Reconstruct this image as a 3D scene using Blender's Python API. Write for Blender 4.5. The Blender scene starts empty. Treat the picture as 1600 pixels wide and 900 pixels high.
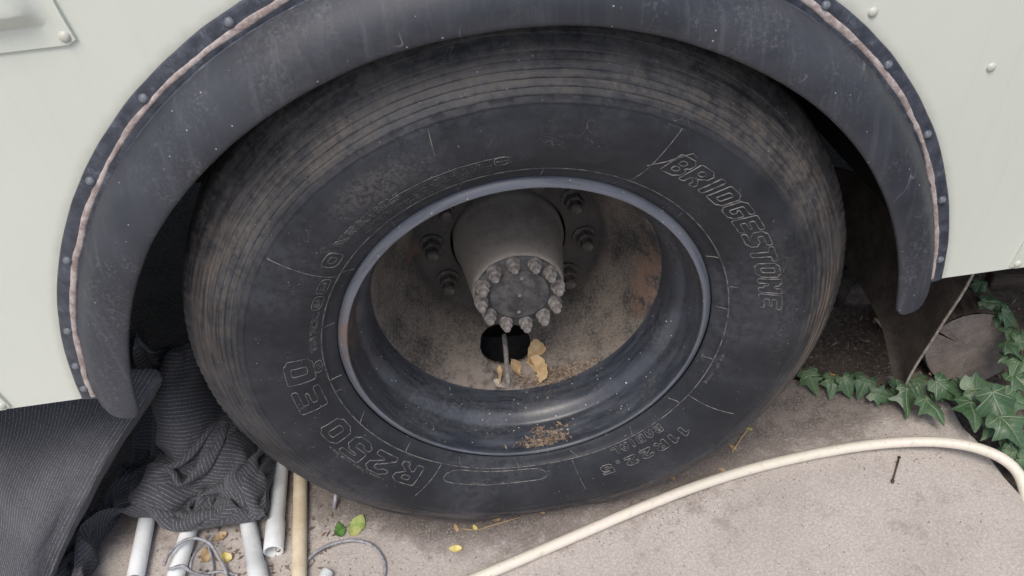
import bpy, math, random
import numpy as np
from mathutils import Vector, Matrix, noise
random.seed(7)
PI = math.pi; R = math.radians
scene = bpy.context.scene
COL = scene.collection

# ------------------------------------------------------------ camera, sky, sun, exposure
CAM = Vector((-0.070, -0.8816, 1.3479)); FPX = 1194.8
PITCH, YAW, ROLL = 0.6979, 0.0587, -0.0983
_f = Vector((math.sin(YAW)*math.cos(PITCH), math.cos(YAW)*math.cos(PITCH), -math.sin(PITCH)))
_r = Vector((math.cos(YAW), -math.sin(YAW), 0)); _u = _r.cross(_f)
CR = _r*math.cos(ROLL) + _u*math.sin(ROLL); CU = -_r*math.sin(ROLL) + _u*math.cos(ROLL); CF = _f
cd = bpy.data.cameras.new('camera'); cam = bpy.data.objects.new('camera', cd); COL.objects.link(cam)
M3 = Matrix((CR, CU, -CF)).transposed()
cam.matrix_world = Matrix.Translation(CAM) @ M3.to_4x4()
cd.sensor_width = 36; cd.lens = FPX/1600*36; cd.clip_start = .02; cd.clip_end = 500
scene.camera = cam

SUN_EL, SUN_AZ = R(62), R(200)         # azimuth measured from +Y (north) clockwise
w = bpy.data.worlds.new('World'); scene.world = w; w.use_nodes = True
nt = w.node_tree; bg = nt.nodes['Background']
sky = nt.nodes.new('ShaderNodeTexSky'); sky.sky_type = 'NISHITA'; sky.sun_disc = False
sky.sun_elevation = SUN_EL; sky.sun_rotation = SUN_AZ; sky.air_density = 1.0; sky.dust_density = 4.0; sky.ozone_density = 1.0
nt.links.new(sky.outputs[0], bg.inputs[0]); bg.inputs[1].default_value = .13
sd = bpy.data.lights.new('sun', 'SUN'); sun = bpy.data.objects.new('sun', sd); COL.objects.link(sun)
sd.energy = 1.1; sd.angle = R(24); sd.color = (1.0, .95, .88)
sdir = Vector((math.sin(SUN_AZ)*math.cos(SUN_EL), math.cos(SUN_AZ)*math.cos(SUN_EL), math.sin(SUN_EL)))
sun.rotation_euler = sdir.to_track_quat('Z', 'Y').to_euler(); sun.location = sdir*20
vs = scene.view_settings; vs.view_transform = 'Standard'; vs.look = 'None'; vs.exposure = 0.55; vs.gamma = 1
scene.render.resolution_x = 1024; scene.render.resolution_y = 576
scene.render.engine = 'CYCLES'

# ------------------------------------------------------------ helpers
ZC = .5                                   # wheel centre height; the wheel axle runs along Y
def ray(px, py): return CR*((px-800)/FPX) - CU*((py-450)/FPX) + CF
def on_z(px, py, z=0.0):
    d = ray(px, py); return CAM + d*((z-CAM.z)/d.z)
def on_y(px, py, y=0.0):
    d = ray(px, py); return CAM + d*((y-CAM.y)/d.y)
def on_x(px, py, x):
    d = ray(px, py); return CAM + d*((x-CAM.x)/d.x)
def mesh(name, V, F, smooth=True, uv=None):
    me = bpy.data.meshes.new(name); me.from_pydata([tuple(v) for v in V], [], F); me.update()
    if smooth: me.polygons.foreach_set('use_smooth', [True]*len(me.polygons))
    if uv:
        l = me.uv_layers.new(name='UVMap')
        for lp in me.loops: l.data[lp.index].uv = uv[lp.vertex_index]
    return me
def obj(name, me, mat=None, parent=None, loc=None):
    if isinstance(me, tuple): me = mesh(name, *me)
    o = bpy.data.objects.new(name, me); COL.objects.link(o)
    if mat and not me.materials: me.materials.append(mat)
    if parent: o.parent = parent
    if loc is not None: o.location = loc
    return o
def tag(o, label, cat=None, group=None, kind=None):
    o['label'] = label
    if cat: o['category'] = cat
    if group: o['group'] = group
    if kind: o['kind'] = kind
    return o
def struct(o, label=None):
    o['kind'] = 'structure'
    if label: o['label'] = label
    return o
def empty(name, loc, label, cat, group=None):
    o = bpy.data.objects.new(name, None); COL.objects.link(o); o.location = loc; o.empty_display_size = .05
    return tag(o, label, cat, group)
def sharp(o, ang=35):
    me = o.data
    try: me.set_sharp_from_angle(angle=R(ang))
    except Exception: pass
    return o
def lathe(prof, n, fn=None, a0=0, a1=2*PI, closed=True):
    V = []; F = []; m = len(prof); k = n if closed else n+1
    for i in range(k):
        a = a0+(a1-a0)*i/n
        for (y, r) in prof:
            p = (r*math.cos(a), y, r*math.sin(a)); V.append(fn(*p) if fn else p)
    for i in range(n):
        b = (i+1) % k
        for j in range(m-1): F.append((i*m+j, i*m+j+1, b*m+j+1, b*m+j))
    return V, F
def frames(path):
    T = []
    for i in range(len(path)):
        t = (path[min(i+1, len(path)-1)]-path[max(i-1, 0)]); T.append(t.normalized())
    n = T[0].orthogonal().normalized(); out = []
    for t in T:
        n = (n-t*n.dot(t)).normalized(); out.append((t, n, t.cross(n)))
    return out
def tube(path, rad, sides=12, caps=True, V=None, F=None):
    V = [] if V is None else V; F = [] if F is None else F; b = len(V)
    fr = frames(path)
    for i, p in enumerate(path):
        r = rad[i] if isinstance(rad, (list, tuple)) else rad
        t, n, bn = fr[i]
        for k in range(sides):
            a = 2*PI*k/sides; V.append(p+n*(r*math.cos(a))+bn*(r*math.sin(a)))
    for i in range(len(path)-1):
        for k in range(sides):
            k2 = (k+1) % sides; F.append((b+i*sides+k, b+i*sides+k2, b+(i+1)*sides+k2, b+(i+1)*sides+k))
    if caps:
        F.append(tuple(b+k for k in reversed(range(sides)))); e = b+(len(path)-1)*sides; F.append(tuple(e+k for k in range(sides)))
    return V, F
def cat_rom(P, n):
    Q = [P[0]*2-P[1]]+list(P)+[P[-1]*2-P[-2]]; out = []
    for i in range(len(P)-1):
        p0, p1, p2, p3 = Q[i:i+4]
        for k in range(n):
            t = k/n; out.append(.5*((2*p1)+(p2-p0)*t+(2*p0-5*p1+4*p2-p3)*t*t+(3*p1-p0-3*p2+p3)*t**3))
    out.append(P[-1].copy()); return out
def box(x0, x1, y0, y1, z0, z1):
    V = [(x, y, z) for x in (x0, x1) for y in (y0, y1) for z in (z0, z1)]
    return V, [(0,1,3,2),(4,6,7,5),(0,4,5,1),(2,3,7,6),(0,2,6,4),(1,5,7,3)]
def bevel(o, wd=.003, seg=2):
    m = o.modifiers.new('bevel', 'BEVEL'); m.width = wd; m.segments = seg; m.limit_method = 'ANGLE'; return o
def nz(x, y, z=0., s=1.): return noise.noise(Vector((x*s, y*s, z*s)))

# ------------------------------------------------------------ material helpers
class N:
    def __init__(s, name, rough=.6, spec=.5, metal=0):
        s.m = bpy.data.materials.new(name); s.m.use_nodes = True; s.t = s.m.node_tree; s.b = s.t.nodes['Principled BSDF']
        s.b.inputs['Roughness'].default_value = rough; s.b.inputs['Specular IOR Level'].default_value = spec; s.b.inputs['Metallic'].default_value = metal
        s.tc = s.t.nodes.new('ShaderNodeTexCoord')
    def lk(s, a, b):
        if isinstance(a, (int, float)): b.default_value = a
        elif isinstance(a, (tuple, list)): b.default_value = tuple(a)+((1,) if len(a) == 3 and len(b.default_value) == 4 else ())
        else: s.t.links.new(a, b)
    def math(s, op, a, b=0., c=None, clamp=False):
        n = s.t.nodes.new('ShaderNodeMath'); n.operation = op; n.use_clamp = clamp; s.lk(a, n.inputs[0]); s.lk(b, n.inputs[1])
        if c is not None: s.lk(c, n.inputs[2])
        return n.outputs[0]
    def sep(s, v):
        n = s.t.nodes.new('ShaderNodeSeparateXYZ'); s.lk(v, n.inputs[0]); return n.outputs
    def comb(s, x, y, z=0.):
        n = s.t.nodes.new('ShaderNodeCombineXYZ'); s.lk(x, n.inputs[0]); s.lk(y, n.inputs[1]); s.lk(z, n.inputs[2]); return n.outputs[0]
    def scale(s, v, sc):
        n = s.t.nodes.new('ShaderNodeMapping'); s.lk(v, n.inputs[0]); n.inputs['Scale'].default_value = sc if isinstance(sc, tuple) else (sc,)*3; return n.outputs[0]
    def noise(s, v, sc=5, det=4, rough=.55, dist=0):
        n = s.t.nodes.new('ShaderNodeTexNoise'); s.lk(v, n.inputs['Vector']); n.inputs['Scale'].default_value = sc; n.inputs['Detail'].default_value = det
        n.inputs['Roughness'].default_value = rough; n.inputs['Distortion'].default_value = dist; return n.outputs[0]
    def vor(s, v, sc, feat='F1', rnd=1):
        n = s.t.nodes.new('ShaderNodeTexVoronoi'); n.feature = feat; s.lk(v, n.inputs['Vector']); n.inputs['Scale'].default_value = sc; n.inputs['Randomness'].default_value = rnd; return n.outputs
    def ss(s, v, a, b, lo=0., hi=1.):
        n = s.t.nodes.new('ShaderNodeMapRange'); n.interpolation_type = 'SMOOTHSTEP'; s.lk(v, n.inputs[0])
        n.inputs[1].default_value = a; n.inputs[2].default_value = b; n.inputs[3].default_value = lo; n.inputs[4].default_value = hi; return n.outputs[0]
    def mix(s, f, a, b, mode='MIX'):
        n = s.t.nodes.new('ShaderNodeMix'); n.data_type = 'RGBA'; n.blend_type = mode; s.lk(f, n.inputs[0]); s.lk(a, n.inputs[6]); s.lk(b, n.inputs[7]); return n.outputs[2]
    def bump(s, h, st=.3, d=.002):
        n = s.t.nodes.new('ShaderNodeBump'); n.inputs['Strength'].default_value = st; n.inputs['Distance'].default_value = d; s.lk(h, n.inputs['Height']); s.t.links.new(n.outputs[0], s.b.inputs['Normal'])
    def col(s, c): s.lk(c, s.b.inputs['Base Color']); return s
    def rough(s, r): s.lk(r, s.b.inputs['Roughness']); return s
    @property
    def O(s): return s.tc.outputs['Object']
    @property
    def UV(s): return s.tc.outputs['UV']
    def polar(s):
        x, y, z = s.sep(s.O); r = s.math('SQRT', s.math('ADD', s.math('MULTIPLY', x, x), s.math('MULTIPLY', z, z)))
        return r, s.math('ARCTAN2', z, x), y
    def blob(s, r, a, r0, dr, a0, da):          # soft patch at radius r0, angle a0 (a stain with its own place)
        u = s.math('DIVIDE', s.math('SUBTRACT', r, r0), dr); v = s.math('DIVIDE', s.math('SUBTRACT', a, R(a0)), R(da))
        d = s.math('SQRT', s.math('ADD', s.math('MULTIPLY', u, u), s.math('MULTIPLY', v, v))); return s.ss(d, 1.15, .35)
    def specks(s, v, sc, size, dens=.5):
        o = s.vor(v, sc); m = s.ss(o[0], size, size*.6)
        sx = s.sep(o[1])[0]; return s.math('MULTIPLY', m, s.math('GREATER_THAN', sx, 1-dens))

def m_tyre():
    n = N('tyre_rubber', .62, .28); r, a, y = n.polar()
    streak = n.noise(n.comb(n.math('MULTIPLY', n.math('COSINE', a), 3.0), n.math('MULTIPLY', r, 150.0), n.math('MULTIPLY', n.math('SINE', a), 3.0)), 1.6, 5, .65)
    bl = n.noise(n.O, 9, 6, .62); fine = n.noise(n.O, 120, 4, .7)
    c = n.mix(n.ss(bl, .35, .7), (.0150, .0172, .0220), (.029, .0325, .040))
    ring = n.ss(n.math('ADD', r, n.math('MULTIPLY', n.math('SUBTRACT', bl, .5), .02)), .424, .452)
    d = n.math('MULTIPLY', ring, n.ss(n.math('ADD', n.math('MULTIPLY', streak, .6), n.math('MULTIPLY', bl, .5)), .36, .68))
    d = n.math('MULTIPLY', d, n.ss(n.math('ADD', n.math('MULTIPLY', fine, .5), n.math('MULTIPLY', n.noise(n.O, 42, 5, .7), .5)), .36, .60, .12, 1))
    d = n.math('MULTIPLY', d, n.ss(n.math('ADD', n.math('SINE', a), n.math('MULTIPLY', bl, .8)), -.5, .9, .35, 1))
    c = n.mix(n.math('MULTIPLY', d, .85), c, (.120, .107, .095))
    sc = n.math('MULTIPLY', n.math('MAXIMUM', n.blob(r, a, .385, .03, 118, 13), n.math('MULTIPLY', n.blob(r, a, .40, .03, 8, 26), .35)), n.ss(n.noise(n.O, 160, 3, .7), .4, .62))
    c = n.mix(n.math('MULTIPLY', sc, .55), c, (.13, .115, .105))
    brn = n.math('MULTIPLY', n.math('MAXIMUM', n.math('MAXIMUM', n.blob(r, a, .485, .03, -8, 42), n.math('MULTIPLY', n.blob(r, a, .465, .055, -95, 62), .75)), n.math('MULTIPLY', n.blob(r, a, .49, .03, 165, 30), .5)), n.ss(streak, .4, .6))
    c = n.mix(n.math('MULTIPLY', brn, .6), c, (.155, .120, .096))
    sp = n.math('MAXIMUM', n.specks(n.O, 62, .075, .3), n.specks(n.O, 130, .11, .16)); c = n.mix(n.math('MULTIPLY', sp, .6), c, (.36, .35, .34))
    film = n.math('MULTIPLY', n.math('MULTIPLY', n.ss(n.noise(n.O, 5, 5, .6), .42, .66), n.ss(n.noise(n.O, 75, 4, .75), .36, .62)), .5); c = n.mix(film, c, (.064, .069, .080))
    hair = n.math('MULTIPLY', n.ss(n.math('ABSOLUTE', n.math('SUBTRACT', n.noise(n.O, 11, 2, .5, 2.2), .5)), .0035, .001), n.ss(n.noise(n.O, 15, 2), .56, .62)); c = n.mix(n.math('MULTIPLY', hair, .5), c, (.16, .155, .15))
    n.col(c); n.rough(n.ss(d, 0, 1, .52, .9)); n.bump(n.math('ADD', n.math('ADD', fine, n.math('MULTIPLY', bl, .5)), n.math('MULTIPLY', n.noise(n.O, 420, 2, .6), .5)), .45, .0012); return n.m
def m_letter():
    n = N('worn_lettering', .7); f = n.noise(n.O, 90, 3, .6); n.col(n.mix(n.ss(f, .35, .65), (.045, .046, .049), (.165, .156, .148))); return n.m
def m_rim():
    n = N('rim_paint', .38, .5); r, a, y = n.polar(); b = n.noise(n.comb(n.math('MULTIPLY', n.math('COSINE', a), 2.2), n.math('MULTIPLY', n.math('ADD', r, y), 55.0), n.math('MULTIPLY', n.math('SINE', a), 2.2)), 1.5, 6, .65)
    c = n.mix(n.ss(b, .35, .75), (.026, .031, .041), (.056, .065, .083))
    lip = n.math('MULTIPLY', n.ss(r, .2826, .2840), n.ss(b, .25, .6, .45, 1)); c = n.mix(n.math('MULTIPLY', lip, .7), c, (.155, .17, .205))
    z = n.sep(n.O)[2]
    dust = n.math('MULTIPLY', n.math('MULTIPLY', n.ss(n.noise(n.O, 150, 4, .75), .42, .66), n.ss(n.noise(n.O, 9, 4, .6), .38, .7)), .5); c = n.mix(dust, c, (.125, .112, .10))
    rust = n.math('MULTIPLY', n.math('MAXIMUM', n.blob(r, a, .282, .02, 168, 14), n.blob(r, a, .285, .018, 270, 14)), n.ss(n.noise(n.O, 45, 4, .7), .42, .55)); c = n.mix(n.math('MULTIPLY', rust, .7), c, (.15, .10, .072))
    sp = n.math('MAXIMUM', n.specks(n.O, 105, .13, .42), n.specks(n.O, 44, .085, .34)); c = n.mix(n.math('MULTIPLY', sp, .8), c, (.55, .56, .55))
    n.col(c); n.rough(n.ss(b, .3, .7, .24, .46)); n.bump(n.noise(n.O, 70, 4, .7), .2, .001); return n.m
def m_disc():
    n = N('dusty_wheel_disc', .85, .3); r, a, y = n.polar(); b = n.noise(n.O, 12, 5, .6); g = n.noise(n.O, 210, 3, .75)
    base = n.mix(n.ss(b, .3, .7), (.030, .029, .030), (.055, .050, .046))
    c = n.mix(n.ss(n.math('ADD', n.math('ADD', n.math('MULTIPLY', g, .7), .15), n.math('MULTIPLY', n.math('SUBTRACT', b, .5), .7)), .33, .68), base, (.158, .134, .112))
    face = n.ss(y, .235, .262); c = n.mix(n.math('MULTIPLY', face, .75), c, (.045, .042, .04))
    ru = n.math('MAXIMUM', n.math('MULTIPLY', n.blob(r, a, .236, .019, -8, 24), n.ss(n.noise(n.O, 34, 5, .7), .42, .50)), n.math('MULTIPLY', n.blob(r, a, .178, .02, 190, 26), n.ss(n.noise(n.O, 30, 4, .6), .38, .6)))
    c = n.mix(n.math('MULTIPLY', ru, .75), c, (.185, .118, .082))
    dep = n.math('MULTIPLY', n.blob(r, a, .242, .026, -94, 46), n.ss(n.noise(n.O, 40, 5, .6), .35, .6)); c = n.mix(n.math('MULTIPLY', dep, .75), c, (.23, .198, .170))
    n.col(c); n.bump(g, .35, .0012); return n.m
def m_simple(name, c1, c2, sc=20, rough=.7, spec=.4, bst=.2, bd=.001, fine=120, metal=0, stretch=None):
    n = N(name, rough, spec, metal); v = n.scale(n.O, stretch) if stretch else n.O
    b = n.noise(v, sc, 5, .65); f = n.noise(v, fine, 3, .7)
    n.col(n.mix(n.ss(n.math('ADD', n.math('MULTIPLY', b, .7), n.math('MULTIPLY', f, .3)), .38, .62), c1, c2)); n.bump(f, bst, bd); return n.m
def m_body():
    n = N('cream_body_paint', .32, .5); b = n.noise(n.O, 2.2, 4, .55); f = n.noise(n.O, 260, 2, .6)
    c = n.mix(n.ss(b, .3, .7), (.602, .640, .568), (.637, .664, .598))
    st = n.noise(n.scale(n.O, (60, 1, 2.2)), 1, 4, .6); c = n.mix(n.math('MULTIPLY', n.ss(st, .52, .75), .10), c, (.42, .40, .34))
    sp = n.specks(n.O, 22, .035, .2); c = n.mix(n.math('MULTIPLY', sp, .6), c, (.25, .22, .17))
    x, y, z = n.sep(n.O); rr = n.math('SQRT', n.math('ADD', n.math('MULTIPLY', n.math('ADD', x, .009), n.math('ADD', x, .009)), n.math('MULTIPLY', n.math('SUBTRACT', z, .433), n.math('SUBTRACT', z, .433))))
    gr = n.math('MULTIPLY', n.ss(n.math('ADD', rr, n.math('MULTIPLY', n.noise(n.O, 40, 4, .7), .014)), .716, .700), .45); c = n.mix(gr, c, (.34, .33, .27))
    n.col(c); n.rough(n.ss(b, .3, .7, .28, .42)); n.bump(n.math('ADD', n.math('MULTIPLY', f, .12), n.noise(n.O, 6, 2, .5)), .12, .004); return n.m
def m_fender():
    n = N('fender_rubber', .5, .38); x, y, z = n.sep(n.O); b = n.noise(n.O, 7, 6, .65)
    st = n.noise(n.comb(n.math('MULTIPLY', x, 95.0), n.math('MULTIPLY', y, 30.0), n.math('MULTIPLY', z, 5.0)), 1, 4, .65)
    c = n.mix(n.ss(b, .32, .7), (.027, .0305, .039), (.047, .052, .064))
    c = n.mix(n.math('MULTIPLY', n.ss(st, .5, .78), .30), c, (.125, .133, .15))
    ln = n.math('MULTIPLY', n.ss(n.math('ABSOLUTE', n.math('SUBTRACT', n.noise(n.O, 5, 2, .5, 1.5), .5)), .0045, .001), n.ss(n.noise(n.O, 8, 2), .55, .62)); c = n.mix(n.math('MULTIPLY', ln, .45), c, (.20, .20, .21)); ck = n.math('MULTIPLY', n.math('MULTIPLY', n.ss(n.noise(n.O, 200, 3, .7), .48, .64), n.ss(n.noise(n.O, 10, 5, .65), .45, .66)), .35); c = n.mix(ck, c, (.16, .165, .175))
    dirt = n.math('MULTIPLY', n.math('MULTIPLY', n.ss(n.noise(n.O, 90, 5, .75), .42, .64), n.ss(n.noise(n.O, 6, 4, .6), .45, .7)), .22); c = n.mix(dirt, c, (.115, .10, .088))
    sp = n.math('MAXIMUM', n.specks(n.O, 75, .085, .42), n.specks(n.O, 33, .045, .35)); c = n.mix(n.math('MULTIPLY', sp, .8), c, (.48, .48, .47))
    n.col(c); n.rough(n.ss(b, .3, .7, .40, .58)); n.bump(n.noise(n.O, 60, 4, .7), .18, .0012); return n.m
def m_flange():
    n = N('fender_flange_paint', .33, .5); b = n.noise(n.O, 60, 5, .7)
    c = n.mix(n.ss(b, .35, .65), (.034, .039, .053), (.066, .076, .098)); c = n.mix(n.math('MULTIPLY', n.ss(n.noise(n.O, 45, 5, .7), .54, .70), .5), c, (.17, .185, .21))
    n.col(c); n.bump(b, .4, .0015); return n.m
def m_concrete():
    n = N('concrete', .92, .25); x, y, z = n.sep(n.O); b = n.noise(n.O, 5, 7, .62); f = n.noise(n.O, 190, 4, .75); md = n.noise(n.O, 28, 5, .65)
    c = n.mix(n.ss(b, .3, .7), (.46, .427, .396), (.55, .512, .476))
    c = n.mix(n.ss(f, .40, .66), n.mix(.5, c, (.26, .225, .205)), c)
    sp = n.specks(n.O, 120, .22, .35); c = n.mix(n.math('MULTIPLY', sp, .5), c, (.58, .53, .49))
    sp2 = n.specks(n.scale(n.O, (1.1, 1, 1)), 85, .18, .14); c = n.mix(n.math('MULTIPLY', sp2, .75), c, (.13, .12, .115))
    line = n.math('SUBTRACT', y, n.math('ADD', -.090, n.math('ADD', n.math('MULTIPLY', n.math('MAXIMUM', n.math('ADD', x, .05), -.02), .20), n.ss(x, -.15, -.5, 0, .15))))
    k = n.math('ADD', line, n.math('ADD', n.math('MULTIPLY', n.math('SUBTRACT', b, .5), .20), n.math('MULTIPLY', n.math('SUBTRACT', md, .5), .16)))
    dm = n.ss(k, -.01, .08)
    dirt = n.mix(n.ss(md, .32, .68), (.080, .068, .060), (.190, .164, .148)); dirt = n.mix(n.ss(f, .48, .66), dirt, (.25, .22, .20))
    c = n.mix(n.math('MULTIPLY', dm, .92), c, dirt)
    stn = n.math('MULTIPLY', n.ss(n.noise(n.O, 8, 6, .75), .54, .68), .45); c = n.mix(stn, c, (.20, .17, .15))
    crk = n.math('MULTIPLY', n.ss(n.math('ABSOLUTE', n.math('SUBTRACT', n.noise(n.O, 3.2, 5, .6, .6), .5)), .0040, .0012), n.ss(n.noise(n.O, 6, 2), .52, .60)); c = n.mix(n.math('MULTIPLY', crk, .28), c, (.13, .11, .10))
    n.col(c); n.bump(n.math('ADD', f, n.math('MULTIPLY', md, 1.2)), .55, .0022); return n.m
def m_soil():
    n = N('soil', .95, .2); b = n.noise(n.O, 9, 7, .65); f = n.noise(n.O, 110, 4, .75)
    c = n.mix(n.ss(b, .3, .7), (.052, .042, .036), (.105, .088, .075)); c = n.mix(n.ss(f, .45, .65), c, (.15, .128, .11)); n.col(c); n.bump(n.math('ADD', f, b), .8, .006); return n.m
def m_cloth():
    n = N('pinstripe_cloth', .95, .15); u, v, _ = n.sep(n.UV)
    wob = n.math('MULTIPLY', n.math('SUBTRACT', n.noise(n.UV, 60, 2, .5), .5), .0012)
    fr = n.math('FRACT', n.math('DIVIDE', n.math('ADD', u, wob), .0078)); d = n.math('ABSOLUTE', n.math('SUBTRACT', fr, .5))
    line = n.ss(d, .12, .04); dots = n.ss(n.noise(n.comb(n.math('MULTIPLY', u, 128.0), n.math('MULTIPLY', v, 520.0)), 1, 2, .6), .38, .58)
    wv = n.noise(n.comb(n.math('MULTIPLY', u, 1400.0), n.math('MULTIPLY', v, 700.0)), 1, 2, .6); big = n.noise(n.O, 9, 4, .6)
    c = n.mix(n.ss(wv, .35, .68), (.022, .0235, .029), (.112, .116, .130)); c = n.mix(n.math('MULTIPLY', n.ss(big, .45, .75), .45), c, (.128, .131, .140))
    c = n.mix(n.math('MULTIPLY', n.math('MULTIPLY', line, dots), .72), c, (.31, .31, .325))
    n.col(c); n.bump(n.math('ADD', wv, n.math('MULTIPLY', line, 1.0)), .5, .0012)
    n.b.inputs['Sheen Weight'].default_value = .12; return n.m
def m_ivy(name, c1, c2):
    n = N(name, .42, .45); u, v, _ = n.sep(n.UV); x = n.math('ABSOLUTE', u)
    def vein(tx, ty, wd):
        L = math.hypot(tx, ty); dx, dy = tx/L, ty/L
        d = n.math('ABSOLUTE', n.math('SUBTRACT', n.math('MULTIPLY', x, dy), n.math('MULTIPLY', v, dx))); al = n.math('ADD', n.math('MULTIPLY', x, dx), n.math('MULTIPLY', v, dy))
        return n.math('MULTIPLY', n.math('MULTIPLY', n.ss(d, wd, wd*.35), n.ss(al, L*.98, L*.55)), n.ss(al, -.01, .01))
    vv = n.math('MAXIMUM', vein(0, 1, .019), n.math('MAXIMUM', vein(.50, .40, .017), vein(.42, .02, .015)))
    s1 = n.math('ABSOLUTE', n.math('SUBTRACT', n.math('FRACT', n.math('MULTIPLY', n.math('SUBTRACT', v, n.math('MULTIPLY', x, .9)), 5.5)), .5))
    sec = n.math('MULTIPLY', n.ss(s1, .06, .02), .32); b = n.noise(n.UV, 7, 4, .6)
    nb = n.t.nodes.new('ShaderNodeObjectInfo'); c = n.mix(n.math('ADD', n.math('MULTIPLY', nb.outputs['Random'], .6), n.math('MULTIPLY', b, .4)), c1, c2)
    sp = n.math('MULTIPLY', n.ss(n.noise(n.O, 5, 4, .7), .60, .70), n.math('GREATER_THAN', nb.outputs['Random'], .6)); c = n.mix(n.math('MULTIPLY', sp, .6), c, (.16, .13, .05))
    c = n.mix(n.math('MAXIMUM', n.math('MULTIPLY', vv, .62), n.math('MULTIPLY', sec, .7)), c, (.25, .31, .20)); n.col(c); n.bump(n.math('SUBTRACT', b, vv), .4, .002); return n.m
def m_log():
    n = N('log_end_grain', .9, .2); x, y, z = n.sep(n.O); r = n.math('SQRT', n.math('ADD', n.math('MULTIPLY', x, x), n.math('MULTIPLY', z, z))); a = n.math('ARCTAN2', z, x)
    b = n.noise(n.O, 14, 4, .6); rr = n.math('ADD', r, n.math('MULTIPLY', b, .012)); ring = n.math('SINE', n.math('MULTIPLY', rr, 1300.0)); f = n.noise(n.O, 120, 4, .7)
    rad = n.noise(n.comb(n.math('MULTIPLY', n.math('COSINE', a), 14.0), n.math('MULTIPLY', n.math('SINE', a), 14.0), n.math('MULTIPLY', r, 8.0)), 1.5, 4, .7)
    c = n.mix(n.ss(b, .3, .7), (.150, .130, .116), (.275, .243, .218)); c = n.mix(n.math('MULTIPLY', n.ss(ring, .1, .9), .30), c, (.09, .068, .056)); c = n.mix(n.math('MULTIPLY', n.ss(rad, .56, .66), .42), c, (.04, .034, .03))
    c = n.mix(n.math('MULTIPLY', n.ss(f, .5, .7), .4), c, (.33, .29, .26)); n.col(c); n.bump(n.math('ADD', f, n.math('MULTIPLY', ring, .25)), .6, .0018); return n.m
def m_hose():
    n = N('cream_hose_plastic', .45, .4); b = n.noise(n.O, 12, 5, .6); f = n.noise(n.O, 90, 4, .7)
    c = n.mix(n.ss(b, .3, .7), (.66, .635, .53), (.70, .64, .565)); c = n.mix(n.math('MULTIPLY', n.ss(f, .52, .72), .4), c, (.42, .34, .28)); sp = n.specks(n.O, 70, .12, .3); c = n.mix(n.math('MULTIPLY', sp, .6), c, (.16, .12, .09)); n.col(c); n.bump(f, .15, .001); return n.m

MT = dict(tyre=m_tyre(), letter=m_letter(), rim=m_rim(), disc=m_disc(), body=m_body(), fender=m_fender(), flange=m_flange(), concrete=m_concrete(), soil=m_soil(), cloth=m_cloth(),
    ivy=m_ivy('ivy_leaf', (.030, .070, .030), (.080, .140, .070)), log=m_log(), hose=m_hose(),
    hub=m_simple('dusty_hub_paint', (.185, .165, .146), (.26, .235, .21), 12, .85, .2), nut=m_simple('dusty_nut_steel', (.14, .13, .122), (.255, .237, .225), 60, .8, .3),
    wnut=m_simple('dark_wheel_nut', (.045, .04, .037), (.11, .095, .085), 40, .8, .3), cap=m_simple('dusty_hub_cap', (.040, .040, .043), (.10, .096, .094), 55, .7, .4, .3, .001, 260),
    sealant=m_simple('weathered_sealant', (.28, .225, .21), (.46, .41, .39), 45, .85, .3, .6, .003, 90), screw=m_simple('painted_screw', (.075, .085, .105), (.17, .185, .21), 50, .4, .5),
    dark=m_simple('underbody_black', (.010, .0095, .009), (.022, .020, .018), 8, .9, .2), flap=m_simple('dirty_mud_flap', (.036, .030, .026), (.075, .062, .052), 14, .85, .25, .4, .002, 130),
    flapedge=m_simple('pale_flap_edge', (.17, .15, .13), (.30, .27, .24), 60, .85, .2), pvc=m_simple('white_pvc', (.64, .675, .685), (.76, .79, .79), 14, .38, .45, .08), dowel=m_simple('yellowed_pole', (.50, .42, .29), (.62, .54, .40), 18, .6, .3, .2, .001, 90),
    wire=m_simple('galvanised_wire', (.23, .23, .25), (.42, .42, .45), 80, .5, .5, .2, .001, 200, .3), bark=m_simple('bark', (.05, .04, .033), (.14, .115, .095), 30, .95, .2, 1, .006, 90, 0, (1, .25, 1)),
    stem=m_simple('ivy_stem', (.10, .07, .045), (.17, .13, .08), 40, .8), dead=m_simple('dead_leaf_tan', (.33, .225, .115), (.47, .345, .20), 30, .75, .25, .4, .002, 120), dead2=m_simple('dead_leaf_pale', (.40, .35, .30), (.55, .50, .45), 40, .8, .2),
    orange=m_simple('dead_leaf_orange', (.38, .17, .075), (.52, .27, .14), 40, .75), yellow=m_simple('yellow_leaf', (.52, .42, .10), (.62, .54, .24), 50, .7), lime=m_simple('fading_green_leaf', (.22, .32, .085), (.42, .44, .17), 25, .6, .3, .3, .002, 90), green=m_simple('fresh_green_leaf', (.06, .15, .03), (.11, .22, .06), 30, .5),
    chip=m_simple('bark_crumbs', (.11, .083, .062), (.25, .195, .15), 90, .95, .2), peb=m_simple('pebble', (.17, .145, .13), (.34, .30, .275), 60, .9, .2), nail=m_simple('rusty_nail', (.05, .035, .03), (.10, .065, .05), 60, .8),
    timber=m_simple('old_timber', (.050, .041, .034), (.105, .088, .074), 12, .95, .2, .7, .004, 80, 0, (.4, 1, 3)), stone=m_simple('rubble_stone', (.055, .047, .041), (.105, .092, .082), 25, .95, .2, .6, .004, 80))

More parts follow.
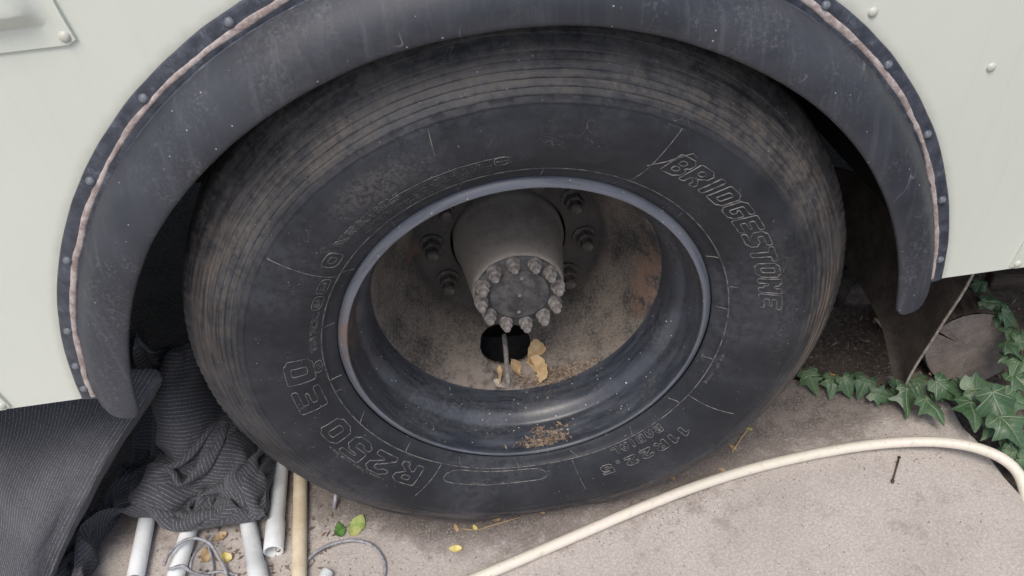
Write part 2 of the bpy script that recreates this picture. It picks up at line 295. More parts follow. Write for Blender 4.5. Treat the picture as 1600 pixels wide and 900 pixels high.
# ------------------------------------------------------------ the setting
def ground():
    n = 70; V = []; F = []
    def g(i):
        t = i/n*2-1; return 40*abs(t)**3.4*(1 if t > 0 else -1)
    for i in range(n+1):
        for j in range(n+1):
            x = g(i)+.9; y = g(j)+.5; V.append((x, y, -.030+.012*nz(x, y, 3, 5)+.008*nz(x, y, 1, 17)))
    for i in range(n):
        for j in range(n): F.append((i*(n+1)+j, (i+1)*(n+1)+j, (i+1)*(n+1)+j+1, i*(n+1)+j+1))
    struct(obj('ground', (V, F), MT['soil']), 'dark bare soil beyond the slab and under the bus')
    # concrete slab with a broken edge on the right and under the bus
    xs = [-6, -3, -2]+[-1.4+.03*k for k in range(79)]; xs = [x for x in xs if x < .92]
    ys = [-6, -3, -1.5, -.9]+[-.6+.025*k for k in range(40)]
    def edge_x(y): return .925+.03*max(0, -y)*2-.03*max(0, y)+.010*nz(0, y, 9, 14)
    def edge_y(x): return .40 if x < .3 else .40-.17*min(1, (x-.3)/.4)+.008*nz(x, 0, 2, 18)
    nx = len(xs); ny = len(ys); V = []; F = []
    for i, x in enumerate(xs):
        for j, y in enumerate(ys):
            X = x; Y = y
            if i == nx-1: X = edge_x(y)
            yy = edge_y(X); Y = min(y, yy) if j < ny-1 else yy
            if j >= 4: Y = -.6+(yy+.6)*((y+.6)/(ys[-1]+.6))
            V.append((X, Y, .0015*nz(X, Y, 0, 6)+.0008*nz(X, Y, 4, 30)))
    for i in range(nx-1):
        for j in range(ny-1): F.append((i*ny+j, (i+1)*ny+j, (i+1)*ny+j+1, i*ny+j+1))
    b = len(V); rim = [i*ny+ny-1 for i in range(nx)]+[(nx-1)*ny+j for j in reversed(range(ny-1))]
    for q in rim: V.append((V[q][0]+.004, V[q][1]+.003, -.075))
    for k in range(len(rim)-1): F.append((rim[k], rim[k+1], b+k+1, b+k))
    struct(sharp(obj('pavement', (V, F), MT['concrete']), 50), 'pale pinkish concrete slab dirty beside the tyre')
ground()

# ------------------------------------------------------------ the bus: side panel, wheel arch, underside
bus = empty('bus', (0, 0, 0), 'cream bus with black wheel arch fender and dusty rear wheel', 'bus')
AC = (-.009, ZC-.067); SK = ZC+.0033
def side_panel():
    ra = .676; a0 = math.asin((SK-AC[1])/ra); a1 = PI-a0; n = 96; X0, X1, Z1 = -2.6, 2.6, 2.75; V = []; F = []
    rows = []
    for i in range(n+1):
        a = a0+(a1-a0)*i/n; p = (AC[0]+ra*math.cos(a), AC[1]+ra*math.sin(a))
        # matching point on the outer rectangle
        c, s = math.cos(a), math.sin(a); t = min(((X1-AC[0])/c if c > 1e-6 else 1e9), ((X0-AC[0])/c if c < -1e-6 else 1e9), ((Z1-AC[1])/s if s > 1e-6 else 1e9))
        q = (AC[0]+t*c, AC[1]+t*s)
        rows.append([(p[0]+(q[0]-p[0])*k**1.6, p[1]+(q[1]-p[1])*k**1.6) for k in (0, .12, .25, .4, .6, .8, 1)])
    rows[0] = [(x, SK) for x, z in rows[0]]; rows[-1] = [(x, SK) for x, z in rows[-1]]
    m = 7
    for y in (0., .004):
        for rw in rows:
            for x, z in rw: V.append((x, y, z))
    o = (n+1)*m
    for i in range(n):
        for j in range(m-1):
            F.append((i*m+j, i*m+j+1, (i+1)*m+j+1, (i+1)*m+j)); F.append((o+i*m+j, o+(i+1)*m+j, o+(i+1)*m+j+1, o+i*m+j+1))
    for i in range(n): F.append((i*m, (i+1)*m, o+(i+1)*m, o+i*m))
    for i in (0, n):
        for j in range(m-1): F.append((i*m+j, o+i*m+j, o+i*m+j+1, i*m+j+1))
    p = sharp(obj('side_panel', (V, F), MT['body'], bus), 30); return p
panel = side_panel()
for i, (sx0, sx1) in enumerate(((-2.6, -.684), (.664, 2.6))):      # folded return under the skirt
    obj('skirt_return', box(sx0, sx1, .0045, .03, SK-.0008, SK+.0012), MT['body'], panel)
def dome(r, h, n=14, m=5):
    prof = [(-h*math.cos(PI/2*k/m), r*math.sin(PI/2*k/m)) for k in range(m+1)]; prof.append((0.001, r)); return lathe(prof, n)
RIV = mesh('rivet', *dome(.0066, .0042)); RIV.materials.append(MT['body'])
for px, py in ((1365, 20), (1550, 106)): q = on_y(px, py, -.002); obj('rivet', RIV, None, panel, (q.x, 0, q.z))
for rx, rz in ((-.86, 1.25), (.28, 1.25), (.82, 1.05), (1.0, .78)): obj('rivet', RIV, None, panel, (rx, 0, rz))
def rail(name, x_end, z0, z1, side, slope):
    # raised hollow rail fixed to the panel; its closed end tapers to a flat plate with a rounded corner
    L = 1.75; V = []; F = []; sg = side; prof = [(0., -.0005), (0., -.0032), (.26, -.0036), (.34, -.012), (.44, -.021), (.56, -.0225), (.70, -.0205), (.84, -.0225), (.93, -.012), (1.0, -.004), (1.0, -.0005)]
    st = [0, .004, .010, .016, .024, .034, .046, .06, L]; H = z1-z0
    for s in st:
        rise = min(1, max(0, (s-.012)/.03)); rise = rise*rise*(3-2*rise)
        for (t, d) in prof:
            corner = (.010-s)*.9 if s < .010 else 0
            z = z0+H*t; xx = x_end+sg*(s+slope*t*H)
            if t == 0: z += corner*.6
            V.append((xx, -.0005+(d+.0005)*(rise if d < -.0040 else 1) - (.0032 if d < -.004 and rise < .99 else 0)*(1-rise), z))
    m = len(prof)
    for i in range(len(st)-1):
        for j in range(m-1): F.append((i*m+j, i*m+j+1, (i+1)*m+j+1, (i+1)*m+j))
    F.append(tuple(range(m)))
    o = obj(name, (V, F), MT['body'], bus); sharp(o, 40); bevel(o, .0012, 2)
    obj('rivet', RIV, None, o, (x_end+sg*.0105, -.0034, z0+.0105)); obj('rivet', RIV, None, o, (x_end+sg*(.0105+slope*H*.9), -.0034, z1-.009)); return o
rail('rub_rail', -.4715, ZC+.5445, ZC+.640, -1, .10)
rail('skirt_rail', .797, SK+.001, SK+.095, 1, .12); rail('skirt_rail', -.806, SK+.001, SK+.095, -1, .12)

def arch_sweep(prof, a0, a1, n, fn=None):
    V = []; F = []; m = len(prof)
    for i in range(n+1):
        a = a0+(a1-a0)*i/n
        for j, (rho, y) in enumerate(prof):
            if fn: rho2, y2 = fn(a, rho, y)
            else: rho2, y2 = rho, y
            V.append((AC[0]+rho2*math.cos(a), y2, AC[1]+rho2*math.sin(a)))
    for i in range(n):
        for j in range(m-1): F.append((i*m+j, i*m+j+1, (i+1)*m+j+1, (i+1)*m+j))
    return V, F
def fender():
    AL, AR = R(173.1), R(5.7)
    prof = [(.664, -.0045), (.6655, -.0105), (.664, -.018), (.659, -.0275), (.651, -.039), (.641, -.048), (.629, -.0545), (.616, -.0585), (.604, -.0600), (.5965, -.0598), (.5925, -.0585), (.5905, -.0558), (.5905, -.0525), (.5935, -.0500), (.601, -.0525), (.615, -.0515), (.632, -.044), (.645, -.033), (.654, -.019), (.656, -.004)]
    def fn(a, rho, y):
        wob = .0016*nz(math.cos(a)*3, math.sin(a)*3, 5)+.0007*nz(math.cos(a)*11, math.sin(a)*11, 8)
        d = min(AL-a, a-AR)*.63; rd = .024
        if d < rd:                                            # rounded tip
            k = math.sqrt(max(0., 1-((rd-d)/rd)**2)); k = .80+.20*k; c = .629
            rho = c+(rho-c)*k
        return rho+wob, y+wob*.8
    V, F = arch_sweep(prof, AR, AL, 220, fn); m = len(prof)
    F.append(tuple(range(m))); F.append(tuple(reversed(range(220*m, 221*m))))
    o = sharp(obj('fender', (V, F), MT['fender'], bus), 50)
    # fixing flange on the panel
    fl = [(.6945, -.0006), (.6945, -.0030), (.6925, -.0042), (.683, -.0046), (.672, -.0050), (.664, -.0050)]
    def ff(a, rho, y):
        s = nz(math.cos(a)*20, math.sin(a)*20, 1); return rho+.0014*nz(math.cos(a)*5, math.sin(a)*5, 3)*(1 if rho > .69 else .2)-.0008*s*(rho > .69), y-.0012*max(0, s)*(rho < .69)
    obj('fender_flange', arch_sweep(fl, R(5.9), R(174.0), 200, ff), MT['flange'], o)
    # wavy bead of old sealant
    V = []; F = []; n = 260; sc = 7
    for i in range(n+1):
        a = R(6.5)+(R(173.5)-R(6.5))*i/n; c, s = math.cos(a), math.sin(a)
        rho = .6745+.0024*nz(c*4, s*4, 2)+.0016*nz(c*14, s*14, 6)+.0006*nz(c*45, s*45, 4); wd = .0042+.0020*nz(c*9, s*9, 11)+.0007*nz(c*45, s*45, 3)
        for k in range(sc):
            t = PI*k/(sc-1); V.append((AC[0]+(rho+wd*math.cos(t))*c, -.0046-(.0017+.0014*nz(c*30, s*30, 9))*math.sin(t), AC[1]+(rho+wd*math.cos(t))*s))
    for i in range(n):
        for k in range(sc-1): F.append((i*sc+k, i*sc+k+1, (i+1)*sc+k+1, (i+1)*sc+k))
    obj('sealant_bead', (V, F), MT['sealant'], o)
    # second fine seam line between bead and bulge
    V2, F2 = arch_sweep([(.6655, -.0095), (.6650, -.0115), (.6636, -.0125), (.6625, -.0160)], R(4), R(175), 200, lambda a, r, y: (r+.0009*nz(math.cos(a)*12, math.sin(a)*12, 7), y-.0012))
    obj('seam_edge', (V2, F2), MT['flange'], o)
    S = mesh('screw', *dome(.0062, .0046)); S.materials.append(MT['screw'])
    for a in (9.8, 20.1, 31.0, 42.8, 54.0, 66, 78, 90.5, 103, 115.5, 127.6, 139.5, 151.0, 162.0, 167.9, 172.0):
        obj('screw', S, None, o, (AC[0]+.6835*math.cos(R(a)), -.0048, AC[1]+.6835*math.sin(R(a))))
fender()
def underside():
    V = []; F = []; n = 48; ra = .672; a0 = math.asin((SK+.05-AC[1])/ra); pr = [.006, .30, .62]
    for i in range(n+1):
        a = a0+(PI-2*a0)*i/n
        for y in pr: V.append((AC[0]+ra*math.cos(a), y, AC[1]+ra*math.sin(a)))
    for i in range(n):
        for j in range(2): F.append((i*3+j, i*3+j+1, (i+1)*3+j+1, (i+1)*3+j))
    F.append(tuple(i*3+2 for i in range(n+1)))
    obj('wheel_well', (V, F), MT['dark'], bus)  # well liner, closed off so the arch interior stays dark
    for x0, x1, y0, y1 in ((-2.6, -.675, .006, 2.3), (.655, 2.6, .006, 2.3), (-.675, .655, .62, 2.3)):
        obj('unseen_floor_panel', box(x0, x1, y0, y1, SK+.05, SK+.07), MT['dark'], bus)  # unseen bus floor, added to keep the space below dark
    obj('unseen_far_side_panel', box(-2.6, 2.6, 2.3, 2.32, SK, 2.75), MT['body'], bus)  # unseen far side, added to stop light coming in from behind
    obj('roof', box(-2.6, 2.6, -.0, 2.32, 2.751, 2.79), MT['body'], bus)
    for x in (-2.6, 2.58): obj('end_panel', box(x, x+.02, .006, 2.29, SK, 2.749), MT['body'], bus)
    obj('chassis_beam', box(-2.5, 2.5, .80, .90, SK-.10, SK+.049), MT['dark'], bus)
    obj('axle_tube', lathe([(.33, .07), (2.0, .07)], 20), MT['dark'], bus, (0, 0, ZC))
underside()
def mud_flap():
    # a sheet behind the wheel, cut to a slanting point near the ground
    X = .775
    near = [on_x(1560, 330, X), on_x(1516, 433, X-.0), on_x(1470, 514, X), on_x(1438, 572, X), on_x(1424, 600, X)]
    near = [Vector((X-.05*max(0, SK-p.z), p.y, p.z)) for p in near]
    far = [on_x(1180, 230, X), on_x(1262, 330, X), on_x(1345, 432, X), on_x(1385, 500, X), on_x(1411, 590, X)]
    far = [Vector((X-.05*max(0, SK-p.z), p.y, p.z)) for p in far]
    A = cat_rom(near, 5); B = cat_rom(far, 5); V = []; F = []; w_ = 12; n = len(A); th = .0075
    for sx in (0, th):
        for i in range(n):
            for k in range(w_+1):
                p = A[i].lerp(B[i], k/w_); bulge = .010*math.sin(PI*k/w_)+.004*nz(p.y, p.z, 0, 9); V.append((p.x+sx+bulge, p.y, p.z))
    m = w_+1; o = n*m; EF = []
    for i in range(n-1):
        for k in range(w_):
            F.append((i*m+k, (i+1)*m+k, (i+1)*m+k+1, i*m+k+1)); F.append((o+i*m+k, o+i*m+k+1, o+(i+1)*m+k+1, o+(i+1)*m+k))
        EF.append((i*m, o+i*m, o+(i+1)*m, (i+1)*m)); F.append((i*m+w_, (i+1)*m+w_, o+(i+1)*m+w_, o+i*m+w_))
    for k in range(w_): F.append(((n-1)*m+k, o+(n-1)*m+k, o+(n-1)*m+k+1, (n-1)*m+k+1))
    f = sharp(obj('mud_flap', (V, F), MT['flap'], bus), 40); f['label'] = 'dirty brown mud flap cut to a slanting point'
    V2, F2 = tube([Vector(V[i*m])+Vector((th*.5, -.001, 0)) for i in range(n)], th*.36, 8); obj('edge_bead', (V2, F2), MT['flapedge'], f)  # thin paler tube along the near edge of the flap
mud_flap()

# ------------------------------------------------------------ the wheel
wheel = bpy.data.objects.new('wheel', None); COL.objects.link(wheel); wheel.parent = bus; wheel.location = (0, 0, ZC); wheel.empty_display_size = .1
wheel['label'] = 'outer rear wheel with worn black tyre and dusty deep-dished rim'
SIDE = [(.2985, .0005), (.3015, -.0030), (.306, -.0065), (.312, -.0100), (.3165, -.0135), (.3185, -.0165), (.3205, -.0165), (.323, -.0180), (.333, -.0260), (.345, -.0330), (.358, -.0385), (.370, -.0420), (.383, -.0445), (.395, -.0460), (.408, -.0467), (.418, -.0467), (.4235, -.0460)]
for i, r0 in enumerate((.4265, .4360, .4450, .4540, .4630, .4720, .4805)):
    yb = -.0455+.0418*((r0-.4265)/.0735)**1.35
    SIDE += [(r0, yb), (r0+.0009, yb-.0006), (r0+.0020, yb-.0005), (r0+.0034, yb+.0002)]
SIDE += [(.4900, -.0095), (.4970, -.0040), (.4985, -.0048), (.5010, -.0030), (.5060, .0020), (.5100, .0060), (.5140, .0095), (.5180, .0135), (.5205, .0180), (.5215, .0240)]
def side_y(r):
    for (r0, y0), (r1, y1) in zip(SIDE, SIDE[1:]):
        if r0 <= r <= r1: return y0+(y1-y0)*(r-r0)/(r1-r0+1e-9)
    return SIDE[-1][1]
WID = .222
def squash(x, y, z):
    r = math.hypot(x, z); a = math.atan2(-x, -z)         # 0 at the bottom
    wgt = max(0., 1-abs(a)/R(62)); wgt = wgt*wgt*(3-2*wgt); t = min(1, max(0, (r-.30)/.205))
    if r > .30 and wgt > 0:
        b = -.014*wgt*math.sin(PI*min(1, t**.95)); mid = WID/2; y = y-b if y < mid else y+b
        sh = .004*wgt*min(1, (r-.30)/.018)*(1-max(0., min(1, (r-.34)/.09))); x *= (r-sh)/r; z *= (r-sh)/r
    if r > .30 and abs(a) < R(50):                       # flattened against the ground
        dg = (ZC-.0022)/max(.2, math.cos(a)); k = (min(.5215, dg)-.30)/.2215; q = math.hypot(x, z); q2 = .30+(q-.30)*k if q > .30 else q; x *= q2/q; z *= q2/q
    floor = -ZC+.0022+.0016*nz(x, y, 3, 14)
    if z < floor: z = floor+(z-floor)*.04
    return (x, y, z)
def tyre():
    prof = [(y, r) for r, y in SIDE]
    tread = [(.030, .5235), (.052, .5262), (.053, .5262), (.0545, .513), (.0605, .513), (.062, .5270), (.0875, .5280), (.0885, .5145), (.0955, .5145), (.097, .5282)]
    half = prof+tread; full = half+[(WID-y, r) for y, r in reversed(half)]; m = len(full); n = 540; V = []; F = []
    jn = [j for j, (y, r) in enumerate(full) if y < .02 and .512 < r < .5212]
    for i in range(n):
        a = 2*PI*i/n
        for j, (y, r) in enumerate(full):
            rr = r; yy = y
            if j in jn and i % 3 == 0: rr -= .0022; yy += .0016
            if .424 < r < .50 and y < .05: yy += .0011*nz(math.cos(a)*11, math.sin(a)*11, r*55)+.0006*nz(math.cos(a)*40, math.sin(a)*40, r*140)
            if .508 < r and y < .03: rr += .0012*nz(math.cos(a)*22, math.sin(a)*22, r*90)
            V.append(squash(rr*math.cos(a), yy, rr*math.sin(a)))
    for i in range(n):
        b = (i+1) % n
        for j in range(m-1): F.append((i*m+j, b*m+j, b*m+j+1, i*m+j+1))
    return sharp(obj('tyre', (V, F), MT['tyre'], wheel), 55)
tyre()
# the twin tyre behind it
inner = bpy.data.objects.new('inner_wheel', None); COL.objects.link(inner); inner.parent = bus; inner.location = (0, .325, ZC)
hf = [(-.002, .30), (-.03, .34), (-.046, .40), (-.04, .45), (.0, .5), (.018, .519), (.06, .525), (.11, .526)]
sharp(obj('tyre', lathe(hf+[(WID-y, r) for y, r in reversed(hf)], 128, squash), MT['tyre'], inner), 50)
obj('wheel_disc', lathe([(.0, .30), (.03, .28), (.06, .25), (.10, .245), (.105, .11)], 64), MT['dark'], inner)

RIMP = [(.0110, .2998), (.0070, .2994), (.0032, .2978), (-.0008, .2948), (-.0038, .2912), (-.0055, .2875), (-.0060, .2848), (-.0052, .2830), (-.0030, .2822), (.0040, .2818), (.0115, .2815), (.0165, .2795), (.0215, .2785), (.046, .2725), (.0515, .2718), (.0545, .2690), (.0580, .2655), (.0625, .2610), (.068, .2572), (.076, .2542), (.090, .2525), (.112, .2508), (.128, .2495)]
sharp(obj('rim', lathe([(y, r) for y, r in RIMP], 200, lambda x, y, z: (x, y, z)), MT['rim'], wheel), 60)
def disc():
    prof = [(.1205, .2500), (.1215, .2475), (.1245, .2445), (.135, .2395), (.155, .2298), (.180, .2168), (.205, .2030), (.230, .1890), (.250, .1790), (.260, .1740), (.2655, .1690), (.268, .1620), (.2685, .150), (.2685, .130), (.2685, .112), (.2700, .1085), (.279, .108)]
    n = 288; V, F = lathe(prof, n); m = len(prof)
    # two hand holes cut in the cone
    keep = []
    def inside(a, y):
        for ac in (R(-98.5), R(81.5)):
            d = (a-ac+PI) % (2*PI)-PI; u = d*.205/.0505; v = (y-.2015)/.0365
            if abs(u)**2.4+abs(v)**2.4 < 1: return True
        return False
    prof2 = []                                   # finer rows so that the holes have round edges
    for (y0, r0), (y1, r1) in zip(prof, prof[1:]):
        k = max(1, int((y1-y0)/.0018)) if .15 < y0 < .25 else 1
        for q in range(k): prof2.append((y0+(y1-y0)*q/k, r0+(r1-r0)*q/k))
    prof2.append(prof[-1]); n = 720; V, F = lathe(prof2, n); m = len(prof2); G = []; Hf = set()
    for f in F:
        i = f[0]//m; j = f[0] % m; a = 2*PI*(i+.5)/n; y = .5*(prof2[j][0]+prof2[j+1][0])
        if inside(a, y): Hf.add((i, j))
        else: G.append(f)
    # thickness of the plate around each hole
    b0 = len(V)
    for (i, j) in Hf:
        for (di, dj, va, vb) in ((-1, 0, 0, 1), (1, 0, 3, 2), (0, -1, 0, 3), (0, 1, 1, 2)):
            if ((i+di) % n, j+dj) in Hf: continue
            ids = (i*m+j, i*m+j+1, ((i+1) % n)*m+j+1, ((i+1) % n)*m+j); p, q = V[ids[va]], V[ids[vb]]; b = len(V)
            for s in (p, q): V.append((s[0]*1.02, s[1]+.010, s[2]*1.02))
            G.append((ids[va], ids[vb], b+1, b))
    sharp(obj('wheel_disc', (V, G), MT['disc'], wheel), 40)
disc()
def nut_mesh(name, rb, rh, lh, rs, ls, mat):
    V = []; F = []
    def ring(y, r, k, ph=0): b = len(V); [V.append((r*math.cos(2*PI*i/k+ph), y, r*math.sin(2*PI*i/k+ph))) for i in range(k)]; return b
    def join(a, b, k): [F.append((a+i, a+(i+1) % k, b+(i+1) % k, b+i)) for i in range(k)]
    K = 12; a = ring(.002, rb, K); b = ring(-lh*.22, rb, K); join(a, b, K); c = ring(-lh*.3, rh*1.02, K); join(b, c, K); F.append(tuple(c+i for i in range(K)))
    h = 6; a = ring(-lh*.29, rh, h); b = ring(-lh*.9, rh, h); c = ring(-lh, rh*.86, h); join(a, b, h); join(b, c, h); F.append(tuple(c+i for i in range(h)))
    a = ring(-lh*.98, rs, K); b = ring(-lh-ls*.85, rs, K); c = ring(-lh-ls, rs*.8, K); join(a, b, K); join(b, c, K); F.append(tuple(c+i for i in range(K)))
    me = mesh(name, V, F, False); me.materials.append(mat); return me
def hub():
    prof = [(.30, .104), (.262, .1035), (.256, .101), (.246, .0985), (.20, .0905), (.15, .0835), (.128, .0805), (.1215, .0795), (.1185, .0770), (.1180, .0745), (.118, .030), (.118, 0.0005)]
    h = sharp(obj('hub', lathe(prof, 72), MT['hub'], wheel), 45)
    obj('shaft_flange', lathe([(.119, .0755), (.1135, .0752), (.1125, .0738), (.1125, .056), (.1105, .0545), (.1105, .0005)], 60), MT['cap'], wheel)
    c = sharp(obj('hub_cap', lathe([(.1112, .0520), (.1078, .0518), (.1065, .0508), (.1064, .034), (.1052, .0325), (.1052, .0005)], 60), MT['cap'], wheel), 40)
    D = mesh('cap_hole', *lathe([(-.0004, .0035), (-.0012, .0028), (-.0012, .0004)], 12)); D.materials.append(MT['nut'])
    for x, z in ((.006, .036), (-.004, -.038), (0, 0)): obj('cap_plug', D, None, wheel, (x, .1064 if x or z else .1052, z))
    me = nut_mesh('hub_nut', .0128, .0112, .0165, .0068, .0095, MT['nut'])
    for k in range(12):
        a = R(5+30*k+random.uniform(-1.5, 1.5)); o = obj('hub_nut', me, None, wheel, (.0668*math.cos(a), .1125, .0668*math.sin(a))); o.rotation_euler = (0, random.random()*2, 0)
        s = random.uniform(.93, 1.05); o.scale = (s, random.uniform(.9, 1.12), s)
    me = nut_mesh('wheel_nut', .0230, .0175, .024, .0118, .0165, MT['wnut'])
    for k in range(10):
        a = R(-5.5+36*k); o = obj('wheel_nut', me, None, wheel, (.1429*math.cos(a), .2685, .1429*math.sin(a))); o.rotation_euler = (0, random.random()*2, 0); o.scale = (1, random.uniform(.92, 1.1), 1)
    V, F = tube([Vector((-.030, .222, -.196)), Vector((-.031, .195, -.212)), Vector((-.034, .160, -.228)), Vector((-.036, .124, -.2435))], [.0052, .0052, .0048, .0044], 10)
    obj('valve_stem', (V, F), MT['nut'], wheel)
hub()

# raised outline lettering and marks moulded on the sidewall
GL = dict(
 B="11111./111111/11..11/11..11/11111./11..11/11..11/111111/11111.", R="11111./111111/11..11/11..11/11111./1111../11.11./11..11/11..11", I=".11./.11./.11./.11./.11./.11./.11./.11./.11.",
 D="11111./111111/11..11/11..11/11..11/11..11/11..11/111111/11111.", G=".11111/111111/11..../11..../11.111/11..11/11..11/111111/.1111.", E="111111/111111/11..../11..../11111./11..../11..../111111/111111",
 S=".11111/111111/11..../11..../11111./.11111/....11/111111/11111.", T="111111/111111/..11../..11../..11../..11../..11../..11../..11..", O=".1111./111111/11..11/11..11/11..11/11..11/11..11/111111/.1111.",
 N="11..11/111.11/111.11/111111/111111/11.111/11.111/11..11/11..11", A="..11../.1111./.1111./11..11/11..11/111111/111111/11..11/11..11", L="11..../11..../11..../11..../11..../11..../11..../111111/111111",
 V="11..11/11..11/11..11/11..11/11..11/.1111./.1111./.1111./..11..", C=".11111/111111/11..../11..../11..../11..../11..../111111/.11111",
 **{'2': ".1111./111111/11..11/....11/...11./..11../.11.../111111/111111", '5': "111111/111111/11..../11111./111111/....11/11..11/111111/.1111.", '0': ".1111./111111/11..11/11..11/11..11/11..11/11..11/111111/.1111.",
    '1': "..11/.111/1111/..11/..11/..11/..11/..11/..11", '6': ".1111./111111/11..../11111./111111/11..11/11..11/111111/.1111.", '3': "11111./111111/....11/....11/..111./....11/....11/111111/11111.", '4': "..111./..111./.1111./.1.11./11.11./111111/111111/...11./...11.", '.': "../../../../../../../11/11"})
def outlines(rows):
    g = [[c == '1' for c in r] for r in rows.split('/')]; H = len(g); W = len(g[0]); E = {}
    on = lambda x, y: 0 <= x < W and 0 <= y < H and g[H-1-y][x]
    for x in range(W):
        for y in range(H):
            if on(x, y):
                for (dx, dy, a, b) in ((0, -1, (x, y), (x+1, y)), (1, 0, (x+1, y), (x+1, y+1)), (0, 1, (x+1, y+1), (x, y+1)), (-1, 0, (x, y+1), (x, y))):
                    if not on(x+dx, y+dy): E.setdefault(a, []).append(b)
    L = []
    while E:
        s = next(iter(E)); p = s; lp = []
        while True:
            lp.append(p); q = E[p].pop()
            if not E[p]: del E[p]
            p = q
            if p == s: break
        c = [lp[i] for i in range(len(lp)) if (lp[i][0]-lp[i-1][0])*(lp[(i+1) % len(lp)][1]-lp[i][1]) != (lp[i][1]-lp[i-1][1])*(lp[(i+1) % len(lp)][0]-lp[i][0])]
        out = []
        for i in range(len(c)):                                  # cut corners
            p0, p1, p2 = Vector(c[i-1]), Vector(c[i]), Vector(c[(i+1) % len(c)]); k = .42
            out += [p1+(p0-p1).normalized()*k, p1+(p2-p1).normalized()*k]
        L.append(out)
    return L, W
def place(s, t, a0, r0): a = a0-s/.37; r = r0+t; return r, a
def ridge(loop, closed, V, F, wd=.0011, h=.0011):
    n = len(loop); b = len(V)
    for i in range(n):
        p = loop[i]; q0 = loop[i-1] if (closed or i) else p; q1 = loop[(i+1) % n] if (closed or i < n-1) else p
        t = (q1-q0); t = t.normalized() if t.length > 1e-9 else Vector((1, 0)); nn = Vector((-t.y, t.x))
        for k, hh in ((-1, -.0004), (-.4, h), (.4, h), (1, -.0004)):
            s = p+nn*(wd*k); V.append((s.x, s.y, hh))
    for i in range(n if closed else n-1):
        j = (i+1) % n
        for k in range(3): F.append((b+i*4+k, b+j*4+k, b+j*4+k+1, b+i*4+k+1))
def bend(V, a0, r0):
    out = []
    for s, t, h in V:
        r = r0+t; a = a0-s/(.36); y = side_y(r)-h; out.append(squash(r*math.cos(a), y, r*math.sin(a)))
    return out
def dens(loop, closed, step=.006):
    out = []; n = len(loop)
    for i in range(n if closed else n-1):
        p, q = loop[i], loop[(i+1) % n]; k = max(1, int((q-p).length/step)); out += [p.lerp(q, j/k) for j in range(k)]
    if not closed: out.append(loop[-1])
    return out
def word(text, a_start, a_end, r0, r1, shear=0., wd=.00085, h=.0011, gap=.22, name='raised_lettering'):
    L = (a_start-a_end)*PI/180*.36; H = r1-r0; V = []; F = []; gl = [(None, 3) if c == ' ' else outlines(GL[c]) for c in text]; tot = sum(w_ for _, w_ in gl)+gap*6*(len(text)-1); k = L/tot; x = 0
    for loops, w_ in gl:
        for lp in (loops or []):
            pts = [Vector(((x+p.x)*k+shear*p.y/9*H, p.y/9*H)) for p in lp]; ridge(dens(pts, True), True, V, F, wd, h)
        x += w_+gap*6
    return obj(name, (bend(V, R(a_start), r0), F), MT['letter'], wheel)
def line(pts, closed=False, wd=.0008, h=.0010, name='moulded_line'):   # pts in (angle, r)
    V = []; F = []; q = [Vector(((90-a)*PI/180*.36, r)) for a, r in pts]; ridge(dens(q, closed, .005), closed, V, F, wd, h)
    return obj(name, (bend(V, R(90), 0), F), MT['letter'], wheel)
word('BRIDGESTONE', 58.6, 5.6, .3600, .3935, .30, .0009, .0013, .13)
line([(61.5, .3585), (56.8, .385), (58.8, .374), (55.2, .401), (53.9, .398)], False, .0008, .0012)          # flash across the initial
word('R250', -128.5, -164.0, .332, .370, .10, .0008, .0011, .30); word('ED', -170.5, -188.5, .335, .376, .10, .0008, .0011, .30)
word('11R22.5', -42.0, -71.5, .349, .369, .0, .0007, .0010, .42); word('RADIAL', -47.5, -66, .3245, .3370, 0., .0006, .0009, .35)
word('REGROOVABLE', 134.5, 115.5, .347, .359, .0, .0005, .0007, .3)
word('166', 170.2, 165.0, .3275, .3365, 0, .0005, .0008); word('3C3C', 164.0, 156.5, .3275, .3365, 0, .0005, .0008)
def oval(a, r, da, dr): line([(a+da*math.copysign(abs(math.cos(t))**.6, math.cos(t)), r+dr*math.copysign(abs(math.sin(t))**.6, math.sin(t))) for t in [2*PI*k/20 for k in range(20)]], True, .0007, .0011, 'moulded_mark')
oval(147.6, .3355, 2.4, .0075); word('E4', 149, 146.3, .3325, .3390, 0, .0005, .0009); oval(153.2, .3345, 2.3, .0072); word('E4', 154.6, 151.9, .331, .338, 0, .0005, .0009); oval(176.0, .3285, 2.0, .0052); word('N', 176.8, 175.2, .3258, .3312, 0, .0005, .0009)
oval(138.9, .345, 2.3, .012); oval(138.9, .345, 1.0, .005); oval(92.9, .3475, 1.5, .0075); line([(94.1, .3475), (91.7, .3475)]); line([(92.9, .3425), (92.9, .3525)])
# separators, rib round the bead and its small ticks, panel outline low on the sidewall
for a0_, a1_, r0_, r1_ in ((61.3, 60.0, .3225, .424), (144.6, 143.2, .3225, .424), (-123.5, -126.5, .3225, .390), (-79, -78, .3225, .395), (-33, -31.0, .3185, .400), (105, 104, .385, .424)): line([(a0_, r0_), (a1_, r1_)])
line([(11.8, .3225), (11.8, .337), (10.6, .337)])
for k in range(18): line([(3+20*k+random.uniform(-2, 2), .3035), (3+20*k, .3190)], False, .0008, .0012)
line([(a, .3205) for a in range(0, 360, 2)], True, .0009, .0011)
line([(a, .3545+.0005*math.sin(a)) for a in range(118, 92, -2)]+[(91.0, .353), (90.2, .3475), (91, .342)], False, .0005, .0007)
line([(a, .3500) for a in range(-90, -119, -2)]+[(-120.3, .3480), (-121.3, .3425), (-120.7, .334), (-118.8, .328)]+[(a, .3258) for a in range(-116, -92, 2)]+[(-90.5, .3275), (-88.6, .3335), (-87.9, .340), (-88.4, .346)], True, .0007, .0011, 'moulded_panel')
